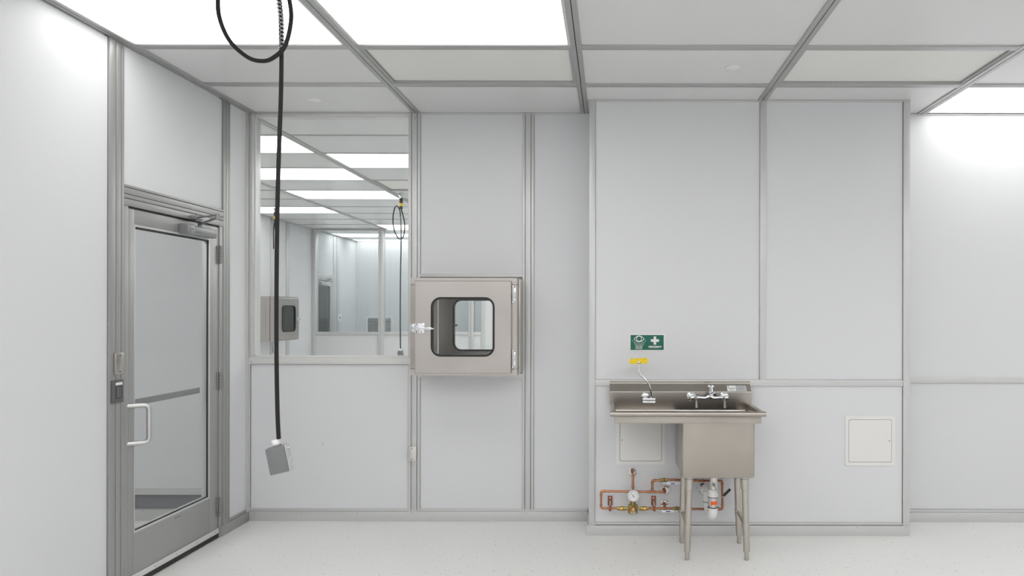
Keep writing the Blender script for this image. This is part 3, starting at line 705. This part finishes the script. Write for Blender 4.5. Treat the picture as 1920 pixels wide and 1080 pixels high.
# ---------------------------------------------------------------- eyewash sign
sx0, sx1, sz0, sz1 = fx(1180.5), fx(1246.5), fz(659), fz(626)
sg = thing('eyewash_sign', ((sx0+sx1)/2, YB, sz0), 'green and white eyewash sign with eye and cross symbols on the wall', 'sign')
b = MB(); b.box(sx0, sx1, YB-.003, YB-.0003, sz0, sz1, .0008); b.build('border', WHITE, sg)
b = MB(); gx_0, gx_1, gz_0, gz_1 = fx(1182.3), fx(1244.5), fz(656), fz(628); b.box(gx_0, gx_1, YB-.0038, YB-.0031, gz_0, gz_1); b.build('green_field', GREEN, sg)
ys = YB-.0046; ye = YB-.0039
q = lambda px: fx(1160+px/12); qz = lambda py: fz(610+py/12)
b = MB(); cxx, czz = q(815), qz(340); a1, a2 = .0285, .0088
b.box(cxx-a1, cxx+a1, ys, ye, czz-a2, czz+a2); b.box(cxx-a2, cxx+a2, ys-.0001, ye, czz-a1, czz+a1); b.build('cross_symbol', WHITE, sg)
b = MB(); ex, ez = q(460), qz(303); N = 24
def lens(hw, hh):
    return [(ex-hw+2*hw*k/N, ez+hh*math.sin(PI*k/N)**.85) for k in range(N+1)] + [(ex+hw-2*hw*k/N, ez-hh*math.sin(PI*k/N)**.85) for k in range(1, N)]
b.ring(lens(.0375, .0228), lens(.0325, .0188), ys, ye)
b.ring([(ex+.0195*math.cos(2*PI*k/32), ez+.001+.0195*math.sin(2*PI*k/32)) for k in range(32)], [(ex+.0155*math.cos(2*PI*k/32), ez+.001+.0155*math.sin(2*PI*k/32)) for k in range(32)], ys-.0001, ye)
b.build('eye_symbol', WHITE, sg)
b = MB()
def dot(px, py, r=.0019): b.cyl((q(px), ye, qz(py)), (q(px), ys, qz(py)), r, n=8)
for px, py in ((313, 347), (603, 343), (348, 379), (385, 379), (533, 379), (570, 379)): dot(px, py, .0028)
for k in range(7): dot(362+33*k, 412, .0026)
for k in range(7): dot(376+28.5*k, 438, .0023)
for k in range(8): dot(386+21.5*k, 462, .002)
for k in range(8): b.prism([(q(386+20.5*k)-.0011, qz(470)), (q(386+20.5*k)+.0011, qz(470)), (q(391+19*k)+.0011, qz(536)), (q(391+19*k)-.0011, qz(536))], ys, ye)
b.build('spray_symbol', WHITE, sg)
MT = Matrix.Translation((q(812), ys, qz(480))) @ Matrix.Rotation(PI/2, 4, 'X') @ Matrix.Scale(1.08, 4, (1, 0, 0))
text_mesh('SPEAKMAN', .0165, MT, 'lettering', WHITE, sg, shear=.25, bold=.0006, ext=.0003)
b = MB(); b.box(q(700), q(905), ys, ye, qz(511), qz(507)); b.build('underline', LGREY, sg)

# ---------------------------------------------------------------- sink
sk = thing('utility_sink', (.68, 4.28, 0), 'freestanding stainless steel utility sink with left drainboard on four legs', 'sink')
SX0, SX1, SYF, SYB = .002, .972, 4.075, 4.505; RZ = .918
# backsplash profile in (y,z), extruded along x
b = MB()
prof = [(4.500, .872), (4.500, 1.004), (4.552, 1.056), (4.552, 1.073), (4.574, 1.073), (4.574, 1.05), (4.512, .99), (4.512, .872)]
b.prism(prof, SX0, SX1-.001, ax='x')
for y, z in ((4.5005, 1.004), (4.5515, 1.056)): b.tube([(SX0+.002, y, z), (SX1-.003, y, z)], .0024, 8, 1)  # lighter steel along the bends paints in their highlight
bs = b.build('backsplash', [STEEL, SATIN], sk)
b = MB(); b.tube([(SX0+.04, 4.497, .878), (SX1-.045, 4.497, .878)], .005, 10, 1)  # lighter tube paints the highlight along the back cove
# drainboard pan and bowl opening
b.box(.03, .455, 4.095, SYB, .862, .872, .002)                          # drainboard floor
b.box(.904, .945, 4.095, SYB, .862, .872, .002)
b.box(.455, .904, 4.48, SYB, .862, .872, .002); b.box(.455, .904, 4.095, 4.112, .862, .872, .002)
b.box(.03, .945, 4.088, 4.097, .858, .915, .003)                         # front apron
b.box(.03, .037, 4.09, SYB, .862, .915, .002); b.box(.938, .945, 4.09, SYB, .862, .915, .002)
b.build('drainboard', [STEEL, SATIN], sk)
b = MB(); rr = .0165
b.tube([(SX0+.002, SYF+.006, RZ), (SX1-.002, SYF+.006, RZ)], rr, 18)
b.tube([(SX0+.018, SYF+.006, RZ), (SX0+.018, SYB+.002, RZ)], rr, 18)
b.tube([(SX1-.02, SYF+.006, RZ), (SX1-.02, SYB+.002, RZ)], rr, 18)
for x in (SX0+.018, SX1-.02): b.tube([(x+.0, SYB-.008, RZ), (x+.0, SYB-.001, RZ)], rr+.003, 18)
b.build('rolled_rim', STEEL, sk)
b = MB(); X0, X1, Y0, Y1, Z0, Z1 = .452, .907, 4.100, 4.497, .513, .863
out = [rrect((X0+X1)/2, (Y0+Y1)/2, X1-X0, Y1-Y0, .016, 5), rrect((X0+X1)/2, (Y0+Y1)/2, X1-X0-.006, Y1-Y0-.006, .016, 5)]
rings = []
for pl, z in ((out[0], Z1), (out[0], Z0+.014), ):
    rings.append([b.bm.verts.new((x, y, z)) for x, y in pl])
for dz, s in ((.004, .004), (0, .014)):
    rings.append([b.bm.verts.new((x, y, Z0+dz)) for x, y in rrect((X0+X1)/2, (Y0+Y1)/2, X1-X0-2*s, Y1-Y0-2*s, .014, 5)])
for s, z in ((.02, Z0+.004), (.004, Z0+.02), (.003, Z1)):
    rings.append([b.bm.verts.new((x, y, z)) for x, y in rrect((X0+X1)/2, (Y0+Y1)/2, X1-X0-2*s, Y1-Y0-2*s, .013, 5)])
for i, (a, c) in enumerate(zip(rings, rings[1:])):
    if i == 3:
        b.bm.faces.new(rings[3][::-1]); b.bm.faces.new(rings[4]); continue
    for k in range(len(a)): b.bm.faces.new((a[k], a[(k+1) % len(a)], c[(k+1) % len(a)], c[k]))
b.build('bowl', STEEL, sk)
b = MB(); b.tube(bend([(X0-.001, Y1, Z1-.004), (X0-.001, Y0-.001, Z1-.004), (X1+.001, Y0-.001, Z1-.004), (X1+.001, Y1, Z1-.004)], .014), .0028, 8); b.build('bowl_hem', SATIN, sk)
legs = [((.503, 4.150), (.487, 4.118)), ((.853, 4.150), (.861, 4.118)), ((.503, 4.44), (.487, 4.42)), ((.859, 4.44), (.873, 4.42))]
def lp(L, z): (a, c) = L; t = (.512-z)/.512; return (a[0]+(c[0]-a[0])*t, a[1]+(c[1]-a[1])*t, z)
for L in legs:
    b = MB(); b.cyl(lp(L, .488), lp(L, .052), .0205, n=24, ch=.001); lg = b.build('leg', LEGM, sk)
    b = MB(); b.cyl(lp(L, .50), lp(L, .435), .0265, .0245, n=24, ch=.002); b.cyl(lp(L, .512), lp(L, .499), .022, n=24, m=1); b.build('leg_socket', [LEGM, WHITE], lg)
    b = MB(); b.cyl(lp(L, .053), lp(L, .002), .0155, .0135, n=20, ch=.002); b.build('foot', LEGM, lg)
    b = MB(); b.cyl(lp(L, .225), lp(L, .185), .0235, n=24, ch=.001); b.build('collar', LEGM, lg)
for a, c in ((0, 2), (1, 3)):
    b = MB(); b.cyl(lp(legs[a], .205), lp(legs[c], .205), .0135, n=18); b.build('cross_brace', LEGM, sk)
# maker's label on the slope of the backsplash
b = MB(); M = Matrix.Translation((.8745, 4.5225, 1.0265)) @ Matrix.Rotation(math.radians(-45), 4, 'X')
m0 = b.mark(); b.box(-.066, .066, -.0014, -.0004, -.024, .024, .0003); b.box(-.066, -.008, -.0016, -.001, -.024, .024, 0, 3); b.box(-.061, -.013, -.0019, -.0012, -.003, .002, 0, 1); b.box(-.062, -.054, -.0019, -.0012, .012, .02, 0, 2); b.box(-.05, -.026, -.0019, -.0012, -.014, -.011, 0, 1)
for k in range(4): b.box(0, .055-.008*(k % 2), -.0018, -.0012, .012-.008*k, .0135-.008*k, 0, 1)
b.xf(m0, M); b.build('maker_label', [LGREY, MARK, BLUE, WHITE], bs)

# faucet
fc = thing('wall_faucet', (.70, 4.5, .96), 'chrome two-handle faucet on the backsplash over the sink bowl', 'faucet')
FY = 4.435; FZ = .972; f0, f1 = .559, .784
b = MB(); b.tube(spline([(f0, FY, FZ), (f0+.04, FY, FZ+.001), (f0+.085, FY, FZ-.002), (.676, FY, FZ+.008), (f1-.085, FY, FZ-.002), (f1-.04, FY, FZ+.001), (f1, FY, FZ)], 5),
             [.0145]*4+[.0135]*5+[.0125]*4+[.015]*5+[.015]*4+[.0125]*4+[.0135]*4+[.0145], 18)
for x in (f0, f1):
    b.ball((x, FY, FZ), .0205); b.cyl((x, FY, FZ), (x, 4.488, FZ), .015); b.lathe((x, 4.4995, FZ), (0, -1, 0), [(0, .033), (.004, .032), (.014, .02), (.016, .016)])
b.build('body', CHROME, fc)
for x in (f0+.022, f1-.014):
    b = MB(); b.cyl((x, FY, FZ-.002), (x, FY-.03, FZ-.004), .0125, .0105, n=20, ch=.002); b.ball((x, FY-.03, FZ-.003), .0115)
    m0 = b.mark(); b.prism([(-.0045, 0), (.0045, 0), (.0075, -.052), (-.0075, -.052)], -.003, .003)
    b.xf(m0, Matrix.Translation((x, FY-.034, FZ-.01)) @ Matrix.Rotation(math.radians(-14), 4, 'X')); b.build('handle', CLOSER, fc)
b = MB(); sxp = .689
b.cyl((sxp-.006, FY, FZ+.002), (sxp-.006, FY, FZ+.028), .0135, .011, ch=.002); b.ball((sxp-.006, FY, FZ+.034), .0155)
b.tube(bend([(sxp-.006, FY, FZ+.03), (sxp-.003, FY-.05, FZ+.036), (sxp-.003, FY-.115, FZ+.05), (sxp-.003, FY-.155, FZ+.04)], .02), .0092, 16)
b.cyl((sxp-.003, FY-.005, FZ+.036), (sxp-.003, FY+.02, FZ+.07), .014, .013, ch=.002)
b.ball((sxp-.014, FY+.02, FZ+.074), .0115); b.ball((sxp+.009, FY+.02, FZ+.074), .0115)
b.build('spout', CHROME, fc)

# eyewash
EY = 4.44; ke = EY/F
eX = lambda p: (p-1143)*ke
eZ = lambda p: EYE-(p-585)*ke
ew = thing('eyewash_fixture', (eX(1215), 4.5, eZ(750)), 'swing-out eyewash with yellow head on a curved chrome pipe, mounted over the drainboard', 'eyewash')
b = MB()
for z in (eZ(748), eZ(753.6)): b.cyl((eX(1205), EY-.012, z), (eX(1217), EY-.012, z), .0098, n=20, ch=.001); b.cyl((eX(1217.3), EY-.012, z), (eX(1229), EY-.012, z), .0098, n=20, ch=.001)
b.box(eX(1206), eX(1228), EY-.008, EY+.012, eZ(755), eZ(746), .003)
b.cyl((eX(1210.5), EY, eZ(745)), (eX(1210.5), 4.497, eZ(745)), .012); b.lathe((eX(1210.5), 4.4995, eZ(745)), (0, -1, 0), [(0, .026), (.004, .025), (.01, .016)])
b.build('valve_body', CHROME, ew)
b = MB(); pth = [(1221.5, 747, 0), (1221, 738, -.005), (1219.5, 728, -.01), (1215, 717, -.015), (1208.5, 709.5, -.02), (1201.5, 702, -.025), (1198, 693, -.03), (1197.3, 683, -.035), (1197.3, 679, -.036)]
b.tube(spline([(eX(x), EY+d, eZ(y)) for x, y, d in pth], 6), .0054, 14)
for i in (4, 5):
    x, y, d = pth[i]; x2, y2, d2_ = pth[i+1]; p = Vector((eX(x), EY+d, eZ(y))); qv = Vector((eX(x2), EY+d2_, eZ(y2))); dr = (qv-p).normalized()*.009
    b.cyl(p-dr, p+dr, .0072, ch=.001)
b.ball((eX(1197.3), EY-.042, eZ(678.5)), .0105); b.build('supply_pipe', CHROME, ew)
b = MB(); m0 = b.mark(); b.prism(rrect(0, 0, .128, .037, .018, 7), -.018, .014); bmesh.ops.bevel(b.bm, geom=[e for e in b.bm.edges if abs(e.verts[0].co.y-e.verts[1].co.y) < 1e-6], offset=.005, segments=3, affect='EDGES')
M = Matrix.Translation((eX(1197.4), EY-.02, eZ(676.3))) @ Matrix.Rotation(math.radians(-3), 4, 'Y'); b.xf(m0, M); hd = b.build('spray_head', YELLOW, ew)
for x, z in ((-.046, .013), (-.014, .013), (.044, .013), (-.046, -.013), (.044, -.013), (.012, -.013)):
    b = MB(); m0 = b.mark(); b.cyl((x, -.016, z), (x, -.0195, z), .0026, n=8); b.xf(m0, M); b.build('screw', DGREY, hd)

# ---------------------------------------------------------------- copper mixing-valve pipework on the wall
PY = 4.505; kp_ = PY/F
pX = lambda p: (p-1143)*kp_
pZ = lambda p: EYE-(p-585)*kp_
cp = thing('mixing_valve_pipework', (pX(1187), YB, pZ(953)), 'copper pipework with round gauge and brass mixing valve on the wall beside the sink', 'pipework')
R = .0078; A = 921.5; B_ = 952.8
def pipe(pts, name='pipe', m=COPPER, r=R, rad=.012):
    b = MB(); b.tube(bend([(pX(x), PY+d, pZ(y)) for x, y, d in pts], rad, 5) if len(pts) > 2 else [(pX(x), PY+d, pZ(y)) for x, y, d in pts], r, 14); return b
def fitting(b, x, y, dx, dz, L=.014, r=.0098, d=0):
    v = Vector((dx, 0, dz)); p = Vector((pX(x), PY+d, pZ(y))); b.tube([p-v*L/2, p-v*(L/2-.001), p+v*(L/2-.001), p+v*L/2], [r-.001, r, r, r-.001], 14)
b = pipe([(1160, B_, 0), (1127.6, B_, 0), (1127.6, A-.5, 0), (1187, A, 0), (1232, A+.8, 0), (1246.5, A+1, 0)])
for x, y, dx, dz in ((1127.6, 947.5, 0, 1), (1134, B_, 1, 0), (1127.6, 927, 0, 1), (1134, A-.5, 1, 0), (1219, A+.6, 1, 0), (1229, A+.7, 1, 0), (1239, A+.8, 1, 0)): fitting(b, x, y, dx, dz)
b.build('pipe', COPPER, cp)
b = pipe([(1186.3, 886, .03), (1186.5, 886, 0), (1187.3, 893, 0), (1187.3, 940, 0)]); fitting(b, 1187.2, 892.5, 0, 1, .02, .0105); fitting(b, 1187.4, 913, 0, 1, .014, .0102); b.build('pipe', COPPER, cp)
b = pipe([(1223.6, A+.5, 0), (1223.6, 900.3, 0), (1239.5, 900.5, 0)]); fitting(b, 1223.6, 905, 0, 1); fitting(b, 1223.6, 917, 0, 1); fitting(b, 1228.5, 900.4, 1, 0); fitting(b, 1237.5, 900.4, 1, 0, .01); b.build('pipe', COPPER, cp)
b = pipe([(1250, 899.2, 0), (1262, 899.2, 0), (1281, 900, 0), (1300, 901, 0), (1355, 901, 0), (1355, 954.5, 0), (1297, 954, 0), (1275, 953.5, 0)]); 
for x, y, dx, dz in ((1303, 901, 1, 0), (1318, 901, 1, 0), (1343, 901, 1, 0), (1355, 908, 0, 1), (1355, 947, 0, 1), (1349, 954.5, 1, 0)): fitting(b, x, y, dx, dz)
b.build('pipe', COPPER, cp)
b = pipe([(1217, B_, 0), (1266, B_+.3, 0)]); fitting(b, 1220, B_, 1, 0, .01); fitting(b, 1247, B_, 1, 0, .026, .0105); b.build('pipe', COPPER, cp)
b = pipe([(1246.5, 920, .05), (1246.5, 920, .0)]); b.ball((pX(1246.5), PY, pZ(921.5)), .0115); b.tube([(pX(1246.5), PY+.01, pZ(920)), (pX(1246.5), PY+.035, pZ(919.5))], .0125, 14); b.build('elbow', DCOPPER, cp)
b = pipe([(1246.5, 946, .05), (1246.5, 946, .0), (1246.6, 952, 0)], rad=.008); b.tube([(pX(1246.5), PY+.01, pZ(946)), (pX(1246.5), PY+.035, pZ(946))], .0125, 14); b.build('elbow', DCOPPER, cp)
b = MB(); b.ball((pX(1186.3), PY+.002, pZ(885)), .0115); b.tube([(pX(1186.3), PY, pZ(884.5)), (pX(1186.3), PY+.06, pZ(884.5))], .0105, 14); b.build('elbow', DCOPPER, cp)
for x, y, r in ((1186.2, 885.6, .029), (1248.5, 918.5, .033), (1248, 945.8, .033)):
    b = MB(); b.lathe((fx(x), YB-.0005, fz(y)), (0, -1, 0), [(0, r), (.003, r), (.012, r*.62), (.014, r*.45)]); b.build('wall_flange', [FLANGE], cp)
for x in (1144.6, 1227.3):
    b = MB(); b.box(pX(x)-.0165, pX(x)+.0165, YB-.006, YB-.0005, pZ(953), pZ(935), .002); b.box(pX(x)-.009, pX(x)+.009, PY-.012, YB-.002, pZ(957.5), pZ(955), .001); b.box(pX(x)-.008, pX(x)+.008, PY-.013, PY-.009, pZ(957.5), pZ(947), .001)
    b.cyl((pX(x), YB-.006, pZ(938.5)), (pX(x), YB-.009, pZ(938.5)), .0055, n=12, m=1); b.cyl((pX(x), YB-.006, pZ(945.5)), (pX(x), PY-.005, pZ(945.5)), .007, .005, n=12, m=1)
    b.build('pipe_bracket', [DCOPPER, LGREY], cp)
b = MB()
def hexn(x0, x1, y, r, m, n=6): b.cyl((pX(x0), PY, pZ(y)), (pX(x1), PY, pZ(y)), r, n=n, m=m, ch=.0015)
for s in (-1, 1):
    c = 1187.2
    hexn(c+s*7.5, c+s*13.8, 953.5, .0115, 1); hexn(c+s*13.5, c+s*18.5, 953.3, .0145, 1); hexn(c+s*18.5, c+s*24.5, 953.3, .0155, 0, 20); hexn(c+s*24.5, c+s*29.5, 953.3, .0128, 1)
b.cyl((pX(1178), PY, pZ(953.5)), (pX(1196.4), PY, pZ(953.5)), .017, n=20, m=1, ch=.002)
b.box(pX(1178.5), pX(1196), PY-.014, PY+.02, pZ(962), pZ(946), .005, 1, 3); b.cyl((pX(1187.3), PY, pZ(947)), (pX(1187.3), PY, pZ(938.5)), .0185, .0165, n=20, m=1, ch=.002)
b.build('mixing_valve', [BRASS, DBRASS], cp)
b = MB(); vc = (pX(1187.3), PY-.014, pZ(954.8)); b.lathe(vc, (0, -1, 0), [(0, .0295), (.006, .0295), (.012, .024)], m=0)
def arc(a0, a1, r0, r1, y0, y1, m):
    n = 10; o_ = [(vc[0]+r1*math.cos(a0+(a1-a0)*k/n), vc[2]+r1*math.sin(a0+(a1-a0)*k/n)) for k in range(n+1)] + [(vc[0]+r0*math.cos(a1-(a1-a0)*k/n), vc[2]+r0*math.sin(a1-(a1-a0)*k/n)) for k in range(n+1)]
    b.prism(o_, y0, y1, m)
yk = vc[1]-.0125
arc(math.radians(140), math.radians(200), .018, .024, yk-.001, yk+.001, 1); arc(math.radians(-20), math.radians(40), .018, .024, yk-.001, yk+.001, 2); arc(math.radians(200), math.radians(330), .018, .022, yk-.001, yk+.001, 3)
b.lathe((vc[0], yk, vc[2]), (0, -1, 0), [(-.002, .014), (.006, .013), (.008, .009), (.014, .008), (.015, .004)], m=4)
b.build('temperature_dial', [DBRASS, RED, BLUE, WHITE, BRASS], cp)
gg = MB(); gc = (pX(1187.8), PY-.032, pZ(927)); gg.cyl((gc[0], PY, gc[2]), (gc[0], PY-.02, gc[2]), .012, m=0)
gg.lathe(gc, (0, 1, 0), [(-.004, .0385), (-.002, .0395), (.014, .0395), (.016, .037)], n=40); ga = gg.build('gauge', SATIN, cp)
b = MB(); b.lathe((gc[0], gc[1]-.0042, gc[2]), (0, -1, 0), [(0, .0345), (.0006, .0345)], n=40); b.build('gauge_face', WHITE, ga)
b = MB(); yg = gc[1]-.0052
for k in range(25):
    a = math.radians(-45+270*k/24); r0 = .027 if k % 4 else .0245; u = Vector((math.cos(a), 0, math.sin(a))); v = Vector((-math.sin(a), 0, math.cos(a)))*.0007
    c0 = Vector((gc[0], yg, gc[2])); P = [c0+u*r0-v, c0+u*r0+v, c0+u*.031+v, c0+u*.031-v]; b.prism([(p.x, p.z) for p in P], yg-.0002, yg+.0003)
b.build('gauge_marks', MARK, ga)
b = MB(); a = math.radians(128); u = Vector((math.cos(a), math.sin(a))); v = Vector((-u.y, u.x)); c0 = Vector((gc[0], gc[2]))
P = [c0-u*.012-v*.0015, c0-u*.012+v*.0015, c0+u*.026+v*.0004, c0+u*.026-v*.0004]; b.prism([(p.x, p.y) for p in P], yg-.0012, yg-.0006); b.cyl((gc[0], yg+.0003, gc[2]), (gc[0], yg-.002, gc[2]), .003, n=12); b.build('gauge_needle', BLACK, ga)
# ball valves with white levers
for (x0, x1, y, l0, l1, ly, nx) in ((1239, 1251, 900, 1246, 1275, 904.2, 1246), (1263, 1276, 953.3, 1240.5, 1264, 956.3, 1269)):
    b = MB(); b.cyl((pX(x0), PY, pZ(y)), (pX(x0+3.5), PY, pZ(y)), .0125, n=8, ch=.001); b.ball((pX((x0+x1)/2), PY, pZ(y)), .0148); b.cyl((pX(x1-3.5), PY, pZ(y)), (pX(x1), PY, pZ(y)), .0125, n=8, ch=.001)
    b.cyl((pX(nx), PY, pZ(y)), (pX(nx), PY-.028, pZ(y+2)), .0075, n=12); va = b.build('ball_valve', DBRASS, cp)
    b = MB(); b.box(pX(l0)+ (0.0 if l0 > 1245 else .0), pX(l1), PY-.032, PY-.025, pZ(ly+2.3), pZ(ly-2.3), .003, seg=3)
    b.box(pX((l0+l1)/2)-.012, pX((l0+l1)/2)+.015, PY-.0327, PY-.0318, pZ(ly+.9), pZ(ly-.9), 0, 1)
    b.box(pX(nx-3.2), pX(nx+3.2), PY-.033, PY-.027, pZ(ly+2), pZ(ly-2.4), .001, 2); b.cyl((pX(nx), PY-.033, pZ(ly)), (pX(nx), PY-.037, pZ(ly)), .005, n=6, m=2)
    b.build('lever', [WHITE, BLUE, LGREY], va)

# ---------------------------------------------------------------- drain and trap under the bowl
DY = 4.30; kd = DY/F
dX = lambda p: (p-1143)*kd
dZ = lambda p: EYE-(p-585)*kd
dr = thing('drain_trap', (dX(1338), DY, dZ(975)), 'white plastic drain trap with metal coupling and lever waste handle under the sink bowl', 'drain pipe')
b = MB(); b.cyl((dX(1338.5), DY, .5128), (dX(1338.5), DY, .505), .036, n=28, ch=.001); b.cyl((dX(1338.5), DY, .506), (dX(1338.5), DY, dZ(916.5)), .0265, .0258, n=28, ch=.001); b.build('tailpiece', SATIN, dr)
b = MB(); b.tube([(dX(1338), DY, dZ(916.5)), (dX(1338), DY, dZ(918)), (dX(1337.8), DY, dZ(927)), (dX(1337.6), DY, dZ(931))], [.03, .032, .034, .034], 28); b.build('upper_sleeve', PVC, dr)
b = MB(); b.cyl((dX(1337.5), DY, dZ(931)), (dX(1337.5), DY, dZ(950.5)), .0305, n=28)
cpl = b.build('coupling', SATIN, dr)
for y in (931, 950.3):
    b = MB(); b.tube([(dX(1337.5)+.0325*math.cos(2*PI*k/32), DY+.0325*math.sin(2*PI*k/32), dZ(y)) for k in range(32)], .0028, 8, closed=True); b.build('clamp_ring', BLACK, cpl)
b = MB()
for k in (-1, 1):
    a = -PI/2+k*.62; b.cyl((dX(1337.5)+.0308*math.cos(a), DY+.0308*math.sin(a), dZ(932.5)), (dX(1337.5)+.0308*math.cos(a), DY+.0308*math.sin(a), dZ(949)), .0018, n=6)
b.build('coupling_ribs', DALU, cpl)
b = MB(); n = 10; o_ = [(dX(1337.5)+.0335*math.cos(-PI/2-.55+1.35*k/n), DY+.0335*math.sin(-PI/2-.55+1.35*k/n)) for k in range(n+1)]; i_ = [(dX(1337.5)+.031*math.cos(-PI/2-.55+1.35*k/n), DY+.031*math.sin(-PI/2-.55+1.35*k/n)) for k in range(n+1)]
b.prism(o_+i_[::-1], dZ(944), dZ(937.5), ax='z'); b.build('orange_sticker', ORANGE, cpl)
b = MB(); b.cyl((dX(1337.5), DY, dZ(950)), (dX(1337.5), DY, dZ(953)), .0345, .0335, n=28, ch=.001)
pA = Vector((dX(1337.5), DY, dZ(951.5))); zb = dZ(957)
sp = [pA, Vector((dX(1337.5), DY, zb))] + [Vector((dX(1337), DY+.055-.055*math.cos(PI*k/10), zb-.012-.030*math.sin(PI*k/10))) for k in range(1, 10)]
sp = [Vector((p.x + (-.012)*min(1, max(0, (p.y-DY)/.11)), p.y, p.z)) for p in sp] + [Vector((dX(1337)-.013, DY+.115, zb+.02)), Vector((dX(1337)-.014, DY+.117, .32)), Vector((dX(1337)-.014, DY+.12, .345))]
b.tube(spline(sp, 3), .0305, 24); b.build('trap_bend', PVC, dr)
xw, zw = (1319-1143)*YB/F, EYE-(917-585)*YB/F
b = MB(); b.tube(spline([(dX(1337)-.014, DY+.118, .32), (dX(1337)-.014, DY+.122, .352), (dX(1337)-.014, DY+.145, .368), (xw, 4.49, .352), (xw, 4.53, zw), (xw, YB-.006, zw)], 5), .024, 22); b.build('trap_arm', PVC, dr)
b = MB(); b.tube([(dX(1337)-.013+.031*math.cos(2*PI*k/32), DY+.116+.031*math.sin(2*PI*k/32), dZ(941)-.03) for k in range(32)], .0024, 8, closed=True); b.build('clamp_ring', DGREY, dr)
b = MB(); b.lathe((xw, YB-.0005, zw), (0, -1, 0), [(0, .044), (.003, .044), (.014, .034), (.02, .03)]); b.build('wall_flange', CHROME, dr)
b = MB(); b.tube([(dX(1337.5), DY-.02, dZ(906)), (dX(1337.5), DY-.055, dZ(907)), (dX(1349.5), DY-.07, dZ(927)), (dX(1352), DY-.072, dZ(926)), (dX(1358), DY-.08, dZ(919))], .0036, 8); b.cyl((dX(1337.5), DY-.02, dZ(906)), (dX(1337.5), DY-.036, dZ(906)), .011); lv = b.build('waste_lever', DALU, dr)
b = MB(); b.cyl((dX(1353.5), DY-.076, dZ(923)), (dX(1365), DY-.09, dZ(910)), .0085, n=14, ch=.002); b.build('grip', BLACK, lv)
